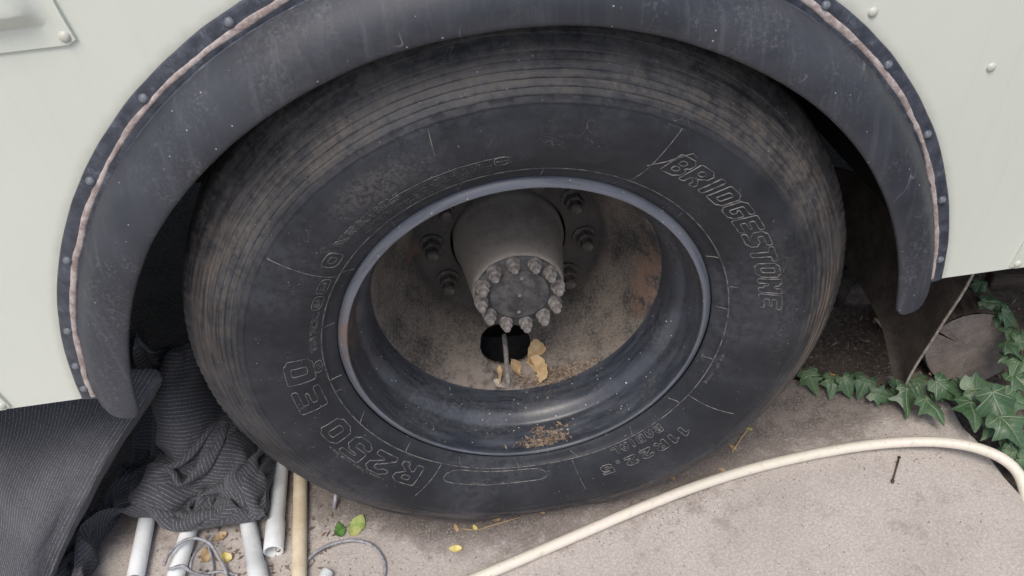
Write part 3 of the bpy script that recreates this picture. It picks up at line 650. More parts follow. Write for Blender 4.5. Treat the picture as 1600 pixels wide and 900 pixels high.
def tiny(a0_, a1_, r, hgt):                       # rows of print too fine to read
    V = []; F = []; a = a0_
    while a > a1_:
        if random.random() < .82:
            s = (a0_-a)*PI/180*.36; x = random.uniform(-.3, .3)*hgt; ridge([Vector((s, 0)), Vector((s+x, hgt))], False, V, F, .0004, .0006)
            if random.random() < .5: ridge([Vector((s, hgt*random.random())), Vector((s+.0022, hgt*random.random()))], False, V, F, .0004, .0006)
        a -= random.uniform(.42, .62)
    obj('fine_print', (bend(V, R(a0_), r), F), MT['letter'], wheel)
for r, x0, x1 in ((.3475, 112, 96), (.3415, 112, 95), (.3360, 128, 95), (.3300, 130, 96), (.3250, 120, 96)): tiny(x0, x1, r, .0038)
tiny(-97, -112, .3450, .0036); tiny(-138, -158, .373, .004); tiny(-14, -19, .327, .004); tiny(-21.5, -26, .326, .004)

# ------------------------------------------------------------ loose things on the wheel
def flat_leaf(name, mat, px, py, fn, size, ang, lobes=0, curl=.3, label='', group=None, cat='leaf', asp=.62, seed=0):
    # a small curled fallen leaf; fn(px,py) gives its resting point, and its underside stays above that point
    rnd = random.Random(seed+int(px*7+py)); V = []; F = []; n = 12; m = 4; p = fn(px, py)
    for i in range(n+1):
        t = i/n; wd = asp*.5*math.sin(PI*min(1, t**.8))**.7*(1+.16*math.sin(t*PI*5+rnd.random()*6)*(1 if lobes else .4))
        for k in range(-m, m+1):
            u = k/m; x = u*wd; y = t-.5; V.append([x, y, curl*(x*x*1.8+(y*y)*.7)+.05*math.sin(7*x+5*y+rnd.random()*.4)])
    zm = min(v[2] for v in V); V = [(v[0]*size, v[1]*size, (v[2]-zm)*size+.0008) for v in V]; M_ = 2*m+1
    for i in range(n):
        for k in range(2*m): F.append((i*M_+k, i*M_+k+1, (i+1)*M_+k+1, (i+1)*M_+k))
    o = obj(name, (V, F), mat); o.location = p; o.rotation_euler = (rnd.uniform(-.2, .2), rnd.uniform(-.2, .2), ang)
    tag(o, label, cat, group); return o
def in_rim(px, py):                                # resting point on the inner rim well
    p = on_y(px, py, .10)
    for _ in range(40):
        r = math.hypot(p.x, p.z-ZC); y = p.y
        d = ray(px, py); t = (p-CAM).length
        ysurf = .1225 if r > .2445 else .1215+(.2475-r)*1.86
        p = on_y(px, py, y*.6+ysurf*.4)
    return p
def tilt_out(o, rx, ry, rz): o.rotation_euler = (rx, ry, rz)
l1 = flat_leaf('dead_leaf', MT['dead'], 838, 552, in_rim, .060, .5, 1, .35, 'tan dead leaf standing upright beside the hand hole in the wheel rim', 'dead leaves in the wheel rim', asp=.85); tilt_out(l1, R(52), R(8), .4)
l2 = flat_leaf('dead_leaf', MT['dead'], 838, 578, in_rim, .060, .2, 1, .3, 'broad tan dead leaf lying on crumbs in the bottom of the wheel rim', 'dead leaves in the wheel rim', asp=.95); tilt_out(l2, R(40), R(-12), -.5)
l3 = flat_leaf('dead_leaf', MT['dead'], 808, 577, in_rim, .046, -.3, 1, .4, 'small curled tan leaf between the valve stem and a broader leaf', 'dead leaves in the wheel rim', asp=.8); tilt_out(l3, R(35), R(15), .9)
l4 = flat_leaf('dead_leaf', MT['dead'], 781, 588, in_rim, .042, .8, 1, .5, 'folded brown leaf left of the valve stem in the wheel rim', 'dead leaves in the wheel rim', asp=.5); tilt_out(l4, R(30), R(-25), -.6)
l5 = flat_leaf('dead_leaf', MT['dead2'], 780, 600, in_rim, .03, 1.3, 0, .3, 'pale grey papery leaf scrap at the bottom of the wheel rim', 'dead leaves in the wheel rim', asp=.8); tilt_out(l5, R(30), 0, 1.4)
def crumbs(name, label, spots, mat, cat, size=(.002, .006), fn=None, thin=.5):
    V = []; F = []; rnd = random.Random(len(spots))
    for p in spots:
        s = rnd.uniform(*size); b = len(V); e = Vector((rnd.uniform(-1, 1), rnd.uniform(-1, 1), rnd.uniform(-.5, .5))).normalized(); n_ = e.orthogonal().normalized(); c = e.cross(n_)
        ln = rnd.uniform(.8, 2.6) if thin < .5 else rnd.uniform(.8, 1.3)
        for q in (e*ln, n_*.8, c*thin, -n_*.7, -c*thin, -e*ln): V.append(Vector(p)+q*s*rnd.uniform(.7, 1.2))
        for t in ((0, 1, 2), (0, 2, 3), (0, 3, 4), (0, 4, 1), (5, 2, 1), (5, 3, 2), (5, 4, 3), (5, 1, 4)): F.append(tuple(b+k for k in t))
    o = obj(name, mesh(name, V, F, False), mat); return tag(o, label, cat, None, 'stuff')
rnd = random.Random(3); sp = []
for k in range(520):
    t = rnd.gauss(.52, .2); px = 800+t*130+rnd.gauss(0, 6); py = 597-46*max(0, t-.3)+rnd.gauss(0, 6); p = in_rim(px, py); sp.append(p+Vector((0, -.002, .003*rnd.random())))
crumbs('plant_debris', 'brown plant crumbs gathered in the bottom of the wheel rim', sp, MT['chip'], 'debris', (.0015, .0045), thin=.35)
sp = []
for k in range(300):
    a = R(-90+rnd.gauss(3.5, 4.2)); y = rnd.uniform(.004, .016) if k > 100 else rnd.uniform(.012, .040); r = (.2815 if y < .012 else .2785-(y-.02)*.26)-.0012-rnd.random()*.004*(1 if k < 100 else .6); sp.append(Vector((r*math.cos(a), y, ZC+r*math.sin(a))))
crumbs('plant_debris', 'dry brown stalk crumbs caught behind the rim lip', sp, MT['chip'], 'debris', (.0014, .0040), thin=.3)

# ------------------------------------------------------------ things on the slab
def hose():
    P = [on_z(px, py, z-.0005) for px, py, z in ((560, 985, .012), (700, 922, .012), (800, 880, .012), (900, 837, .012), (1000, 794, .012), (1090, 759, .012), (1180, 731, .0125), (1280, 708, .014), (1370, 694, .020), (1450, 690, .030), (1510, 696, .040), (1556, 711, .040), (1586, 733, .030), (1600, 762, .008), (1604, 800, -.012), (1600, 850, -.014))]
    path = cat_rom(P, 10); V, F = tube(path, .0108, 16); tag(obj('hose', (V, F), MT['hose']), 'cream plastic hose curving over the concrete slab', 'hose')
hose()
def pipe(name, a, b, r, mat, label, group, sock=None, cat='pipe'):
    A = on_z(*a, r); B = on_z(*b, r); d = (B-A).normalized(); L = (B-A).length; V = []; F = []
    st = [(0, r), (L-.001, r), (L, r*.96), (L, r*.84), (L-.05, r*.82)] if not sock else [(0, r), (L-sock-.004, r), (L-sock, r*1.13), (L-.001, r*1.15), (L, r*1.12), (L, r*.98), (L-sock*.9, r*.96)]
    n = d.orthogonal().normalized(); c = d.cross(n); k = 24
    for s, q in st:
        for i in range(k): t = 2*PI*i/k; V.append(A+d*s+n*(q*math.cos(t))+c*(q*math.sin(t)))
    for j in range(len(st)-1):
        for i in range(k): F.append((j*k+i, j*k+(i+1) % k, (j+1)*k+(i+1) % k, (j+1)*k+i))
    F.append(tuple((len(st)-1)*k+i for i in range(k))); F.append(tuple(reversed(range(k))))
    return tag(sharp(obj(name, (V, F), mat), 40), label, cat, group)
G = 'white plastic pipes under the cloth'
pipe('plastic_pipe', (441, 700), (427, 862), .0170, MT['pvc'], 'white plastic pipe with socketed open end beside the yellowed pole', G, .066)
pipe('plastic_pipe', (383, 790), (408, 925), .0165, MT['pvc'], 'white plastic pipe with a stepped socket coming from under the striped panel of cloth', G, .060)
pipe('plastic_pipe', (238, 770), (211, 905), .0165, MT['pvc'], 'white plastic pipe lying between two ragged cloth folds', G)
pipe('plastic_pipe', (304, 800), (270, 915), .0165, MT['pvc'], 'white plastic pipe crossed by looped grey wire', G)
pipe('pole', (470, 700), (467, 960), .0145, MT['dowel'], 'yellowed straight pole beside the white pipe under the tyre', None, None, 'pole')
pipe('plastic_pipe', (480, 950), (512, 893), .0120, MT['pvc'], 'short white pipe stub beside the loop of wire', G)
def wire(pts, label, r=.0033, rot=9):
    path = cat_rom([on_z(px, py, r+.001+z) for px, py, z in pts], 26); fr = frames(path); V = []; F = []; acc = 0
    L = [0]
    for i in range(1, len(path)): L.append(L[-1]+(path[i]-path[i-1]).length)
    for s in range(4):
        q = []
        for i, p in enumerate(path):
            t, n, b = fr[i]; a = L[i]/.020*2*PI/1+s*PI/2; q.append(p+n*(r*.55*math.cos(a))+b*(r*.55*math.sin(a)))
        tube(q, r*.52, 6, True, V, F)
    return tag(obj('wire_rope', (V, F), MT['wire']), label, 'wire')
wire([(470, 885, 0), (495, 862, .004), (520, 850, .006), (550, 844, .006), (578, 850, .004), (596, 868, .003), (602, 890, 0), (596, 915, 0)], 'grey twisted wire rope looping beside the yellowed pole')
wire([(256, 884, .036), (264, 866, .042), (282, 848, .044), (305, 841, .044), (326, 848, .036), (340, 868, .016), (352, 890, .006), (360, 915, 0)], 'grey twisted wire rope looped over a white pipe')
wire([(328, 836, .01), (318, 850, .02), (303, 868, .034), (298, 890, .03), (310, 898, .01), (345, 893, .002), (372, 899, 0)], 'thin grey wire bent in a narrow loop beside crumbled leaves', .0026)
wire([(322, 842, .012), (328, 860, .006), (332, 880, .004), (334, 905, 0)], 'short straight grey wire end among crumbled leaves', .0026)
wire([(262, 890, .04), (285, 884, .042), (300, 894, .030), (330, 902, .006), (380, 905, 0)], 'grey wire lying low across the end of a white pipe', .003)
q = on_z(523, 790, .01); V, F = tube([on_z(525, 770, .03), on_z(522, 795, .004)], .0042, 8); tag(obj('twig', (V, F), MT['wire']), 'short grey peg sticking out under the tyre', 'twig')
# nail and small litter
a_, b_ = on_z(1405, 715, .003), on_z(1395, 751, .003); V, F = tube([a_, b_], .0019, 8); tube([b_+(a_-b_).normalized()*.001, b_-(a_-b_).normalized()*.0055], [.0038, .0030], 8, True, V, F); tube([a_, a_+(a_-b_).normalized()*.002], .0033, 8, True, V, F)
tag(obj('nail', (V, F), MT['nail']), 'dark rusty nail lying on the concrete slab', 'nail')
gz = lambda px, py: on_z(px, py, .001)
flat_leaf('fallen_leaf', MT['lime'], 558, 822, gz, .050, -.5, 1, .25, 'yellow-green fallen leaf beside a darker green leaf near the wire loop', 'fallen leaves', asp=.62)
flat_leaf('fallen_leaf', MT['green'], 531, 829, gz, .038, .2, 1, .3, 'dark green fallen leaf tucked against a yellow-green leaf', 'fallen leaves', asp=.62)
for i, (px, py, s, a, mt, lb) in enumerate(((766, 805, .021, 1.2, 'yellow', 'pale yellow leaf scrap at the foot of the tyre'), (776, 813, .018, 1.6, 'dead', 'brown leaf scrap beside a pale yellow scrap at the foot of the tyre'), (713, 826, .018, .1, 'dead', 'narrow tan leaf scrap near a thin stalk'), (742, 825, .015, .3, 'yellow', 'tiny yellow leaf scrap caught on a thin stalk'), (712, 858, .027, 1.4, 'yellow', 'yellow leaf scrap lying alone on bare concrete'), (846, 801, .015, 1.0, 'dead', 'small brown leaf scrap under the tyre edge'), (1051, 747, .019, .2, 'dead', 'small tan winged seed under the tyre edge'), (1169, 671, .020, .4, 'lime', 'tiny green-yellow leaf beside the tyre and ivy'), (1297, 591, .034, 1.3, 'orange', 'orange-brown fallen leaf lying on the ivy'), (1145, 700, .018, .6, 'dead', 'small dry tan leaf between the tyre and the hose'), (1128, 735, .015, 1.0, 'dead', 'dry leaf scrap beside the cream hose'), (6, 655, .05, .7, 'orange', 'rust-brown leaf under the bus skirt beside the cloth'), (352, 872, .035, 1.2, 'yellow', 'ragged yellow leaf beside the wires'), (322, 868, .035, .3, 'dead', 'crumpled brown leaf between the wires'), (345, 840, .03, 2, 'dead', 'crumpled brown leaf at the hem of the cloth'))):
    zz = .03 if py in (591, 655) else .001
    flat_leaf('fallen_leaf', MT[mt], px, py, (lambda x, y, z=zz: on_z(x, y, z)), s, a, 1, .5, lb, 'fallen leaves', asp=.55)
V, F = tube(cat_rom([on_z(px, py, .003) for px, py in ((722, 826), (745, 828), (765, 822), (812, 808))], 6), .0010, 6); tag(obj('stalk', (V, F), MT['dead']), 'thin dry stalk lying at the foot of the tyre', 'stalk')
V, F = tube(cat_rom([on_z(px, py, z) for px, py, z in ((1144, 706, .004), (1152, 694, .012), (1160, 682, .016), (1168, 672, .022))], 6), .0013, 6); tag(obj('stalk', (V, F), MT['dead']), 'small bent stalk growing between tyre and hose', 'stalk')
rnd = random.Random(11); sp = []
for k in range(2600):
    x = rnd.uniform(-.95, .9); y = rnd.uniform(-.02, .36)-.08+.2*max(-.3, x)*.6
    if rnd.random() < .25: y = rnd.uniform(-.25, .2)
    sp.append((x, y, .001))
for k in range(900):
    x = rnd.uniform(-.42, .42); sp.append((x, -.008+.35*x*x+abs(rnd.gauss(0, .022))-.012, .001+.004*rnd.random()**3))
crumbs('grit', 'fine grit scattered over the dirty concrete beside the tyre', sp, MT['peb'], 'grit', (.0007, .0026))
sp = [(rnd.uniform(-.72, -.42), rnd.gauss(.03, .05), .002) for k in range(120)]+[(rnd.uniform(.3, .95), rnd.uniform(.16, .55), .003) for k in range(170)]+[(rnd.uniform(.95, 1.5), rnd.uniform(-.1, .5), -.024) for k in range(300)]
crumbs('leaf_litter', 'brown crumbs of dead leaves scattered under the bus and ivy', sp, MT['chip'], 'litter', (.0015, .0055), thin=.25)

# ------------------------------------------------------------ heap of pinstriped cloth
def crumple(V, F, UV, nu, nv, corners, mounds, lo, hi, pins=None, uo=.31, k0=0., xlo=-1.0):
    # the loose part of the cloth: a pleated sheet let down on the ground, over low mounds and against the tyre,
    # and settled by relaxing its threads (stretch, shear and bending) under gravity
    sp = .0106; I = J = np.zeros(0, int)
    U, W = np.meshgrid(np.arange(nu+1), np.arange(nv+1), indexing='ij'); u = U/nu; v = W/nv
    def n2(fx, fy, k, sx=1.): return np.array([[nz(a*fx, b*fy, k) for b in np.linspace(0, 1, nv+1)] for a in np.linspace(0, 1, nu+1)])*sx
    ph = 2*PI*(u*2.9*nu/100+.75*n2(1.6*nu/100, 2.4*nv/74, 3.3+k0)); pv = 2*PI*(v*2.0*nv/74+.75*n2(2.4*nu/100, 1.7*nv/74, 8.1+k0))
    c00, c10, c11, c01 = [np.array(p) for p in corners]
    base = ((c00*(1-u[..., None])+c10*u[..., None])*(1-v[..., None])+(c01*(1-u[..., None])+c11*u[..., None])*v[..., None])
    X = base.copy(); X[..., 2] += .060*np.sin(ph)+.035*np.sin(pv)+n2(6, 6, 5, .02); X[..., 0] += .028*np.sin(2*ph+1)+n2(4, 4, 2, .02); X[..., 1] += .028*np.sin(2*pv)+n2(4, 4, 9, .02)
    X = X.reshape(-1, 3); vel = np.zeros_like(X); idx = (U*(nv+1)+W)
    groups = []
    def add(di, dj, k, wt):
        for par in (0, 1):
            i0 = np.arange(0, nu+1-di); j0 = np.arange(max(0, -dj), nv+1-max(0, dj)); A, B = np.meshgrid(i0, j0, indexing='ij')
            sel = ((A//max(1, k) if di else B//max(1, k)) % 2 == par); A = A[sel]; B = B[sel]
            groups.append((idx[A, B], idx[A+di, B+dj], sp*math.hypot(di, dj), wt))
    add(1, 0, 1, .95); add(0, 1, 1, .95); add(1, 1, 1, .45); add(1, -1, 1, .45); add(2, 0, 2, .30); add(0, 2, 2, .30); add(4, 0, 4, .06); add(0, 4, 4, .06)
    uu = U.reshape(-1); ww = W.reshape(-1); pin = np.zeros(0, int); PIN = np.zeros((0, 3))
    if pins:
        pin = np.nonzero((ww >= nv-1) & (uu < nu*.62))[0]; t_ = (uu[pin]/(nu*.62))[:, None]
        PIN = np.array(pins[0])*(1-t_)+np.array(pins[1])*t_; PIN[:, 2] += .025*np.sin(t_[:, 0]*11)+.012*(ww[pin] < nv); PIN[:, 1] += .02*np.sin(t_[:, 0]*17)-.010*(ww[pin] < nv)
    def collide(X, Xp):
        for c, r in mounds:
            d = (X-np.array(c))/np.array(r); L = np.sqrt((d*d).sum(1)); k = L < 1; X[k] = np.array(c)+d[k]/np.maximum(L[k], 1e-6)[:, None]*np.array(r)
        d = X[:, [0, 2]]-np.array([0, ZC]); L = np.sqrt((d*d).sum(1)); k = (L < .532) & (X[:, 1] > -.05); q = d[k]/L[k][:, None]*.532; X[k, 0] = q[:, 0]; X[k, 2] = q[:, 1]+ZC
        X[:, 0] = np.clip(X[:, 0], xlo, np.interp(X[:, 1], *hi)); X[:, 1] = np.clip(X[:, 1], np.interp(X[:, 0], *lo), .42)
        fl = .004+.033*((X[:, 1] > .0) & (X[:, 0] > -.88)); k = X[:, 2] < fl; X[k, 2] = fl[k]; X[k, :2] = Xp[k, :2]+(X[k, :2]-Xp[k, :2])*.25
    for step in range(90):
        Xp = X.copy(); vel *= .93; vel[:, 2] -= .0011; X = X+np.clip(vel, -.012, .012)
        for it in range(5):
            for a, b, L0, wt in groups:
                d = X[b]-X[a]; L = np.sqrt((d*d).sum(1)); corr = d*((L-L0)/np.maximum(L, 1e-9)*.5*wt)[:, None]; X[a] += corr; X[b] -= corr
        if step % 5 == 0:
            X32 = X.astype(np.float32)-np.float32(X.mean(0)); s2 = (X32*X32).sum(1); D = s2[:, None]+s2[None, :]-2*(X32@X32.T); I, J = np.nonzero(D < .0092**2)
            k = (I < J) & ((np.abs(uu[I]-uu[J]) > 2) | (np.abs(ww[I]-ww[J]) > 2)); I, J = I[k], J[k]
        if len(I):
            d = X[J]-X[I]; L = np.sqrt((d*d).sum(1)); k = L < .0092; d, L, i2, j2 = d[k], L[k], I[k], J[k]; corr = d*((.0092-L)/np.maximum(L, 1e-6)*.35)[:, None]; np.add.at(X, i2, -corr); np.add.at(X, j2, corr)
        collide(X, Xp); X[pin] = Xp[pin]+np.clip(PIN-Xp[pin], -.01, .01); vel = X-Xp
    b = len(V)
    for p in X: V.append(Vector(p))
    for i in range(nu):
        for j in range(nv): q = b+i*(nv+1)+j; F.append((q, q+nv+1, q+nv+2, q+1))
    for i in range(nu+1):
        for j in range(nv+1): UV.append((j*sp+uo, i*sp))
def cloth():
    V = []; F = []; UV = []
    def patch(rows, stripe='u', off=0., sub=9, wr=.0035, ws=26, scale=1., cr=.009):
        R_ = [[on_z(px, py, h) for px, py, h in r] for r in rows]
        cols = [cat_rom(r, sub) for r in R_]; nc = len(cols[0]); fine = [cat_rom([c[j] for c in cols], sub) for j in range(nc)]; nr = len(fine[0]); b = len(V)
        ul = [0]*nc
        for j in range(1, nc): ul[j] = ul[j-1]+sum((fine[j][i]-fine[j-1][i]).length for i in range(0, nr, 4))/len(range(0, nr, 4))
        vl = [0]*nr
        for i in range(1, nr): vl[i] = vl[i-1]+sum((fine[j][i]-fine[j][i-1]).length for j in range(0, nc, 4))/len(range(0, nc, 4))
        for j in range(nc):
            for i in range(nr):
                p = fine[j][i]; a = fine[min(j+1, nc-1)][i]-fine[max(j-1, 0)][i]; c = fine[j][min(i+1, nr-1)]-fine[j][max(i-1, 0)]; n = a.cross(c); n = n.normalized() if n.length > 1e-12 else Vector((0, 0, 1))
                if n.z < 0: n = -n
                cu, cv = (ul[j], vl[i]) if stripe == 'u' else (vl[i], ul[j]); e1 = nz(cu*16+off*40, cv*22, off*9); e2 = nz(cu*34+4, cv*26+off*30, 7); rg = (1-min(1, abs(e1)*3.2))**2; rg2 = (1-min(1, abs(e2)*3.4))**2
                q = p+n*(wr*nz(p.x, p.y, p.z+off, ws)+wr*.45*nz(p.x, p.y, p.z+off+5, ws*2.6)-cr*rg-cr*.5*rg2); q.z = max(q.z, .002); V.append(q)
                UV.append(((ul[j] if stripe == 'u' else vl[i])*scale+off, (vl[i] if stripe == 'u' else ul[j])))
        for j in range(nc-1):
            for i in range(nr-1): F.append((b+j*nr+i, b+(j+1)*nr+i, b+(j+1)*nr+i+1, b+j*nr+i+1))
    # broad smooth sheet falling from under the skirt, its right edge a crest
    patch([[(-90, 590, .25), (50, 590, .30), (150, 580, .335), (236, 575, .345), (252, 588, .335), (250, 600, .30)],
           [(-90, 690, .19), (40, 678, .25), (130, 655, .295), (206, 622, .315), (222, 634, .300), (222, 648, .255)],
           [(-100, 780, .14), (5, 768, .20), (84, 740, .25), (156, 700, .275), (172, 712, .26), (170, 728, .205)],
           [(-100, 870, .09), (-5, 850, .145), (55, 826, .19), (112, 782, .215), (128, 795, .195), (126, 812, .14)],
           [(-90, 950, .04), (-15, 930, .08), (32, 905, .12), (76, 858, .15), (92, 870, .125), (90, 886, .075)],
           [(-90, 1020, .01), (-10, 1005, .02), (22, 985, .05), (52, 925, .09), (66, 936, .06), (66, 950, .02)]], 'u', .0, 10, .0025, 9, 1., .002)
    crumple(V, F, UV, 100, 74, ((-.985, .000, .17), (-.585, .070, .16), (-.560, .300, .26), (-.760, .360, .50)), [((-.715, .285, .0), (.075, .11, .27)), ((-.645, .215, .0), (.07, .085, .155)), ((-.598, .14, .0), (.045, .075, .105)), ((-.87, .075, .0), (.055, .06, .105)), ((-.765, .16, .0), (.06, .07, .125))],
            ([-.875, -.845, -.79, -.755], [-.03, .11, .11, .062]), ([0, 1], [-.552, -.552]), ((-.790, .335, .35), (-.640, .355, .235)))
    crumple(V, F, UV, 60, 44, ((-.935, -.075, .14), (-.740, -.045, .11), (-.830, .085, .21), (-.905, .125, .28)), [((-.868, .080, .0), (.038, .05, .125)), ((-.860, .005, .0), (.045, .045, .085)), ((-.790, -.035, .0), (.05, .022, .045))],
            ([-1, 0], [-.075, -.075]), ([-.02, .012, .2], [-.735, -.838, -.834]), None, .77, 4.4, -.915)
    o = obj('cloth', (V, F, True, UV), MT['cloth']); tag(o, 'heap of black pinstriped cloth folded beside the tyre', 'cloth')
    m = o.modifiers.new('thick', 'SOLIDIFY'); m.thickness = .0022; m.offset = 0
    m = o.modifiers.new('smooth', 'SUBSURF'); m.levels = 1; m.render_levels = 1
cloth()

# ------------------------------------------------------------ log, timbers, rubble under the bus
def log():
    C = Vector((0, 0, 0)); n = 56; r0 = .101; L = .62; V = []; F = []
    rr = [r0*(1+.035*nz(math.cos(2*PI*i/n), math.sin(2*PI*i/n), 4, 1.6)) for i in range(n)]
    root = empty('log', (0, 0, 0), 'sawn log end with growth rings and a crack, ringed by ivy', 'log')
    st = [(0, .955), (.004, .975), (.02, .985), (.1, 1), (.3, 1.02), (L, 1.03)]
    for y, k in st:
        for i in range(n): a = 2*PI*i/n; q = rr[i]*k*(1+.03*nz(math.cos(a)*5, y*6, math.sin(a)*5)); V.append((q*math.cos(a), y, q*math.sin(a)))
    for j in range(len(st)-1):
        for i in range(n): F.append((j*n+i, j*n+(i+1) % n, (j+1)*n+(i+1) % n, (j+1)*n+i))
    F.append(tuple((len(st)-1)*n+i for i in range(n)))
    obj('bark', (V, F), MT['bark'], root)
    # sawn face, with a wedge-shaped crack as a real gap
    V = []; F = []; rings = 14; ca = R(148)
    for j in range(rings+1):
        f = j/rings
        for i in range(n): a = 2*PI*i/n; q = rr[i]*.945*f; V.append((q*math.cos(a), -.003+.0018*nz(math.cos(a)*f*4, math.sin(a)*f*4, 3)-.002*(1-f), q*math.sin(a)))
    ci = int(round(ca/(2*PI)*n))
    for j in range(rings):
        for i in range(n):
            if i == ci and j > 5: continue
            F.append((j*n+i, j*n+(i+1) % n, (j+1)*n+(i+1) % n, (j+1)*n+i))
    for j in range(6, rings+1):                           # narrow the gap towards the heart
        for d, s in ((0, 1), (1, -1)):
            k = j*n+(ci+d) % n; a = ca+PI/n*(-1 if d == 0 else 1)*0; x, y, z = V[k]; r = math.hypot(x, z); half = .0022*(j-5)/8; t = Vector((math.cos(ca+PI/n), math.sin(ca+PI/n))); nn = Vector((-t.y, t.x))*(half*(-1 if d == 0 else 1)); V[k] = (t.x*r+nn.x, y, t.y*r+nn.y)
    obj('sawn_face', (V, F), MT['log'], root)
    p = on_y(1517, 545, .215); root.location = (p.x, p.y, p.z); root.rotation_euler = (R(-9), R(0), R(-14))
    return root
lg = log()
def beam(x, y, z, lx, ly, lz, rz, label, rx=0):
    o = obj('timber', box(-lx/2, lx/2, -ly/2, ly/2, 0, lz), MT['timber']); bevel(o, .006, 2); o.location = (x, y, z); o.rotation_euler = (rx, 0, rz); return tag(o, label, 'timber', 'old timbers behind the log')
beam(1.62, .60, -.028, .9, .10, .13, R(6), 'dark old timber lying behind the log under the bus skirt'); beam(1.55, .46, -.028, .62, .05, .055, R(-8), 'thin dark timber lying between the log and a thicker timber')
def rubble(px, py, s, label, z=.0, k=0):
    V = []; F = []; n = 10; m = 7
    for j in range(m+1):
        t = PI*j/m
        for i in range(n):
            a = 2*PI*i/n; d = Vector((math.sin(t)*math.cos(a), math.sin(t)*math.sin(a)*.8, math.cos(t)*.55)); q = 1+.35*nz(d.x+k*3, d.y, d.z, 1.7); V.append(d*(s*q))
    for j in range(m):
        for i in range(n): F.append((j*n+i, (j+1)*n+i, (j+1)*n+(i+1) % n, j*n+(i+1) % n))
    zm = min(v.z for v in V); o = sharp(obj('stone', (V, F), MT['stone']), 30); p = on_z(px, py, 0); o.location = (p.x, p.y, z-zm); return tag(o, label, 'stone', None)
rubble(1352, 455, .085, 'large dark stone deep under the bus behind the tyre', -.03, 2)
rnd = random.Random(23)
for i, (px, py, s, a, lb) in enumerate(((1384, 512, .06, .9, 'crumpled tan leaf under the bus beside the mud flap'), (1372, 505, .045, 2.2, 'narrow tan leaf curled against another leaf by the mud flap'), (1390, 530, .03, .4, 'pale leaf scrap under the bus beside the mud flap'))):
    flat_leaf('fallen_leaf', MT['dead2'] if i != 1 else MT['dead'], px, py, lambda x, y: on_z(x, y, .012), s, a, 1, .7, lb, 'fallen leaves', asp=.5)

# ------------------------------------------------------------ ivy
def leaf_mesh(name, k):
    rnd = random.Random(k)
    half = [(0, -.02), (.07, -.10), (.17, -.15), (.28, -.12), (.40, -.02), (.43, .04), (.36, .12), (.34, .18), (.42, .27), (.51, .37), (.52, .41), (.42, .44), (.32, .46), (.25, .52), (.18, .66), (.10, .84), (.02, .985), (0, 1.0)]
    lob = rnd.uniform(.72, 1.05); nar = rnd.uniform(.8, 1.05); half = [(x*rnd.uniform(.93, 1.07)*(nar if y > .3 else lob), y*(1 if y > 0 else rnd.uniform(.6, 1.3))+rnd.uniform(-.02, .02)) for x, y in half]; half[0] = (0, -.02); half[-1] = (0, 1.)
    out = half+[(-x*rnd.uniform(.9, 1.08), y+rnd.uniform(-.02, .02)) for x, y in reversed(half[1:-1])]; n = len(out)
    cx, cy, tw = rnd.uniform(.15, .95), rnd.uniform(.05, .5), rnd.uniform(-.35, .35)
    def z(x, y): return .10-cx*x*x*(1+.5*y)-cy*(y-.35)**2+tw*x*y+.035*math.sin(9*x+k)+.03*math.sin(7*y+k*2)-.05*math.exp(-(abs(x)/.05)**2)
    V = []; F = []; UV = []
    for f in (.35, .7, 1.):
        for x, y in out: X = x*f; Y = .2+(y-.2)*f if f < 1 else y; V.append((X, Y, z(X, Y))); UV.append((X, Y))
    V.append((0, .2, z(0, .2))); UV.append((0, .2)); c = len(V)-1
    for i in range(n):
        j = (i+1) % n; F.append((c, i, j)); F.append((i, n+i, n+j, j)); F.append((n+i, 2*n+i, 2*n+j, n+j))
    me = mesh(name, V, F, True, UV); me.materials.append(MT['ivy']); return me
LM = [leaf_mesh('leaf', k) for k in range(11)]
def vine(label, leaves, stem_pts, seed, ks=.86):
    rnd = random.Random(seed); base = on_z(stem_pts[0][0], stem_pts[0][1], 0); root = empty('ivy_vine', base, label, 'ivy', 'ivy vines beside the slab')
    path = cat_rom([on_z(*s)-base for s in stem_pts], 6); V, F = tube(path, .0024, 7); pts = list(path)
    for px, py, s, ang, h in leaves:
        c = on_z(px, py, h); d = (c-CAM).length; size = s/FPX*d*ks
        # tip direction seen in the picture, laid in a plane that faces up and outward
        N_ = Vector((rnd.uniform(-.45, .35), -.50+rnd.uniform(-.4, .35), .80)).normalized(); s *= rnd.uniform(.82, 1.08); ang += rnd.uniform(-14, 14); size = s/FPX*d*ks
        t = CR*math.sin(R(ang))+CU*math.cos(R(ang)); t = (t-N_*t.dot(N_)).normalized(); b = t.cross(N_).normalized()
        M_ = Matrix((b, t, N_)).transposed(); o = obj('leaf', LM[rnd.randrange(11)], None, root); org = c-t*(size*.42)-base
        o.matrix_local = Matrix.Translation(org) @ M_.to_4x4() @ Matrix.Diagonal((size*rnd.uniform(.92, 1.1), size, size, 1))
        near = min(pts, key=lambda q: (q-org).length); k0 = org-N_*.0-t*.0; mid = (near+k0)/2+Vector((0, 0, .006))
        tube(cat_rom([near, mid, k0+N_*(.08*size)], 4), .0011, 5, True, V, F)
    obj('stem', (V, F), MT['stem'], root)
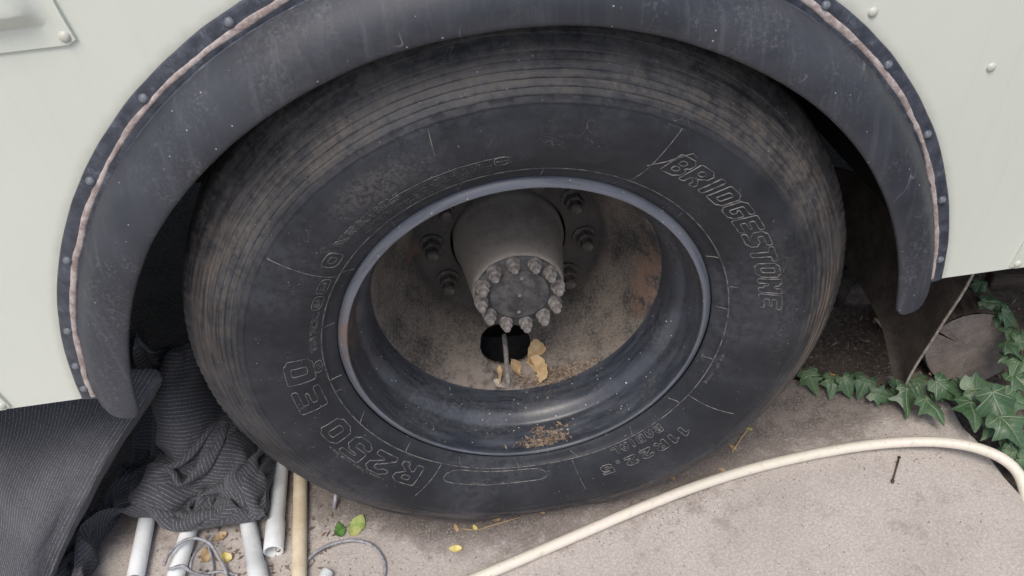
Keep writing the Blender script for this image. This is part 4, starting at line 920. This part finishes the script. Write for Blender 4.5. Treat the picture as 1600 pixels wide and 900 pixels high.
vine('low ivy runner trailing across the slab edge between tyre and mud flap', [(1268, 597, 46, 165, .022), (1300, 604, 44, 190, .026), (1322, 604, 42, 150, .03), (1348, 606, 46, 200, .03), (1376, 618, 40, 120, .028), (1400, 598, 40, 5, .034), (1414, 627, 46, 178, .03), (1285, 588, 28, 100, .02), (1335, 590, 30, 60, .026), (1362, 598, 30, 20, .03), (1386, 622, 30, 230, .02), (1438, 606, 44, 170, .036), (1425, 612, 34, 140, .03)],
     ((1275, 585, .006), (1320, 590, .006), (1370, 598, .008), (1420, 604, .008), (1455, 600, .01)), 1)
vine('broad-leaved ivy hanging over the slab corner below the log', [(1457, 641, 62, 183, .045), (1478, 610, 56, 130, .055), (1500, 622, 44, 210, .05), (1533, 607, 66, 95, .075), (1518, 648, 62, 190, .06), (1560, 640, 84, 170, .075), (1580, 672, 58, 150, .06), (1462, 608, 40, 20, .04), (1505, 600, 40, 60, .05), (1590, 628, 52, 110, .07), (1545, 672, 40, 215, .03)],
     ((1450, 600, .008), (1490, 605, .012), (1530, 615, .012), (1575, 625, .01), (1620, 630, .0)), 2, .80)
vine('ivy climbing round the right side of the log', [(1528, 452, 34, 200, .16), (1522, 440, 26, 330, .15), (1550, 474, 40, 110, .17), (1560, 492, 46, 200, .16), (1578, 500, 44, 120, .16), (1578, 522, 36, 190, .14), (1582, 548, 48, 160, .13), (1588, 575, 50, 200, .11), (1600, 535, 44, 90, .13), (1598, 600, 50, 140, .09), (1540, 484, 34, 260, .16), (1612, 565, 50, 100, .1), (1570, 560, 30, 250, .11)],
     ((1620, 640, .0), (1600, 600, .05), (1588, 560, .09), (1590, 510, .12), (1560, 470, .14), (1525, 448, .14)), 3, .78)
vine('small ivy sprig beyond the slab edge beside the hose end', [(1572, 694, 40, 330, .012), (1590, 708, 40, 150, .01), (1578, 718, 34, 200, .006), (1600, 690, 44, 60, .02), (1595, 735, 36, 170, .0), (1608, 722, 40, 120, .005)],
     ((1630, 700, -.02), (1600, 706, -.012), (1575, 704, -.012)), 4)
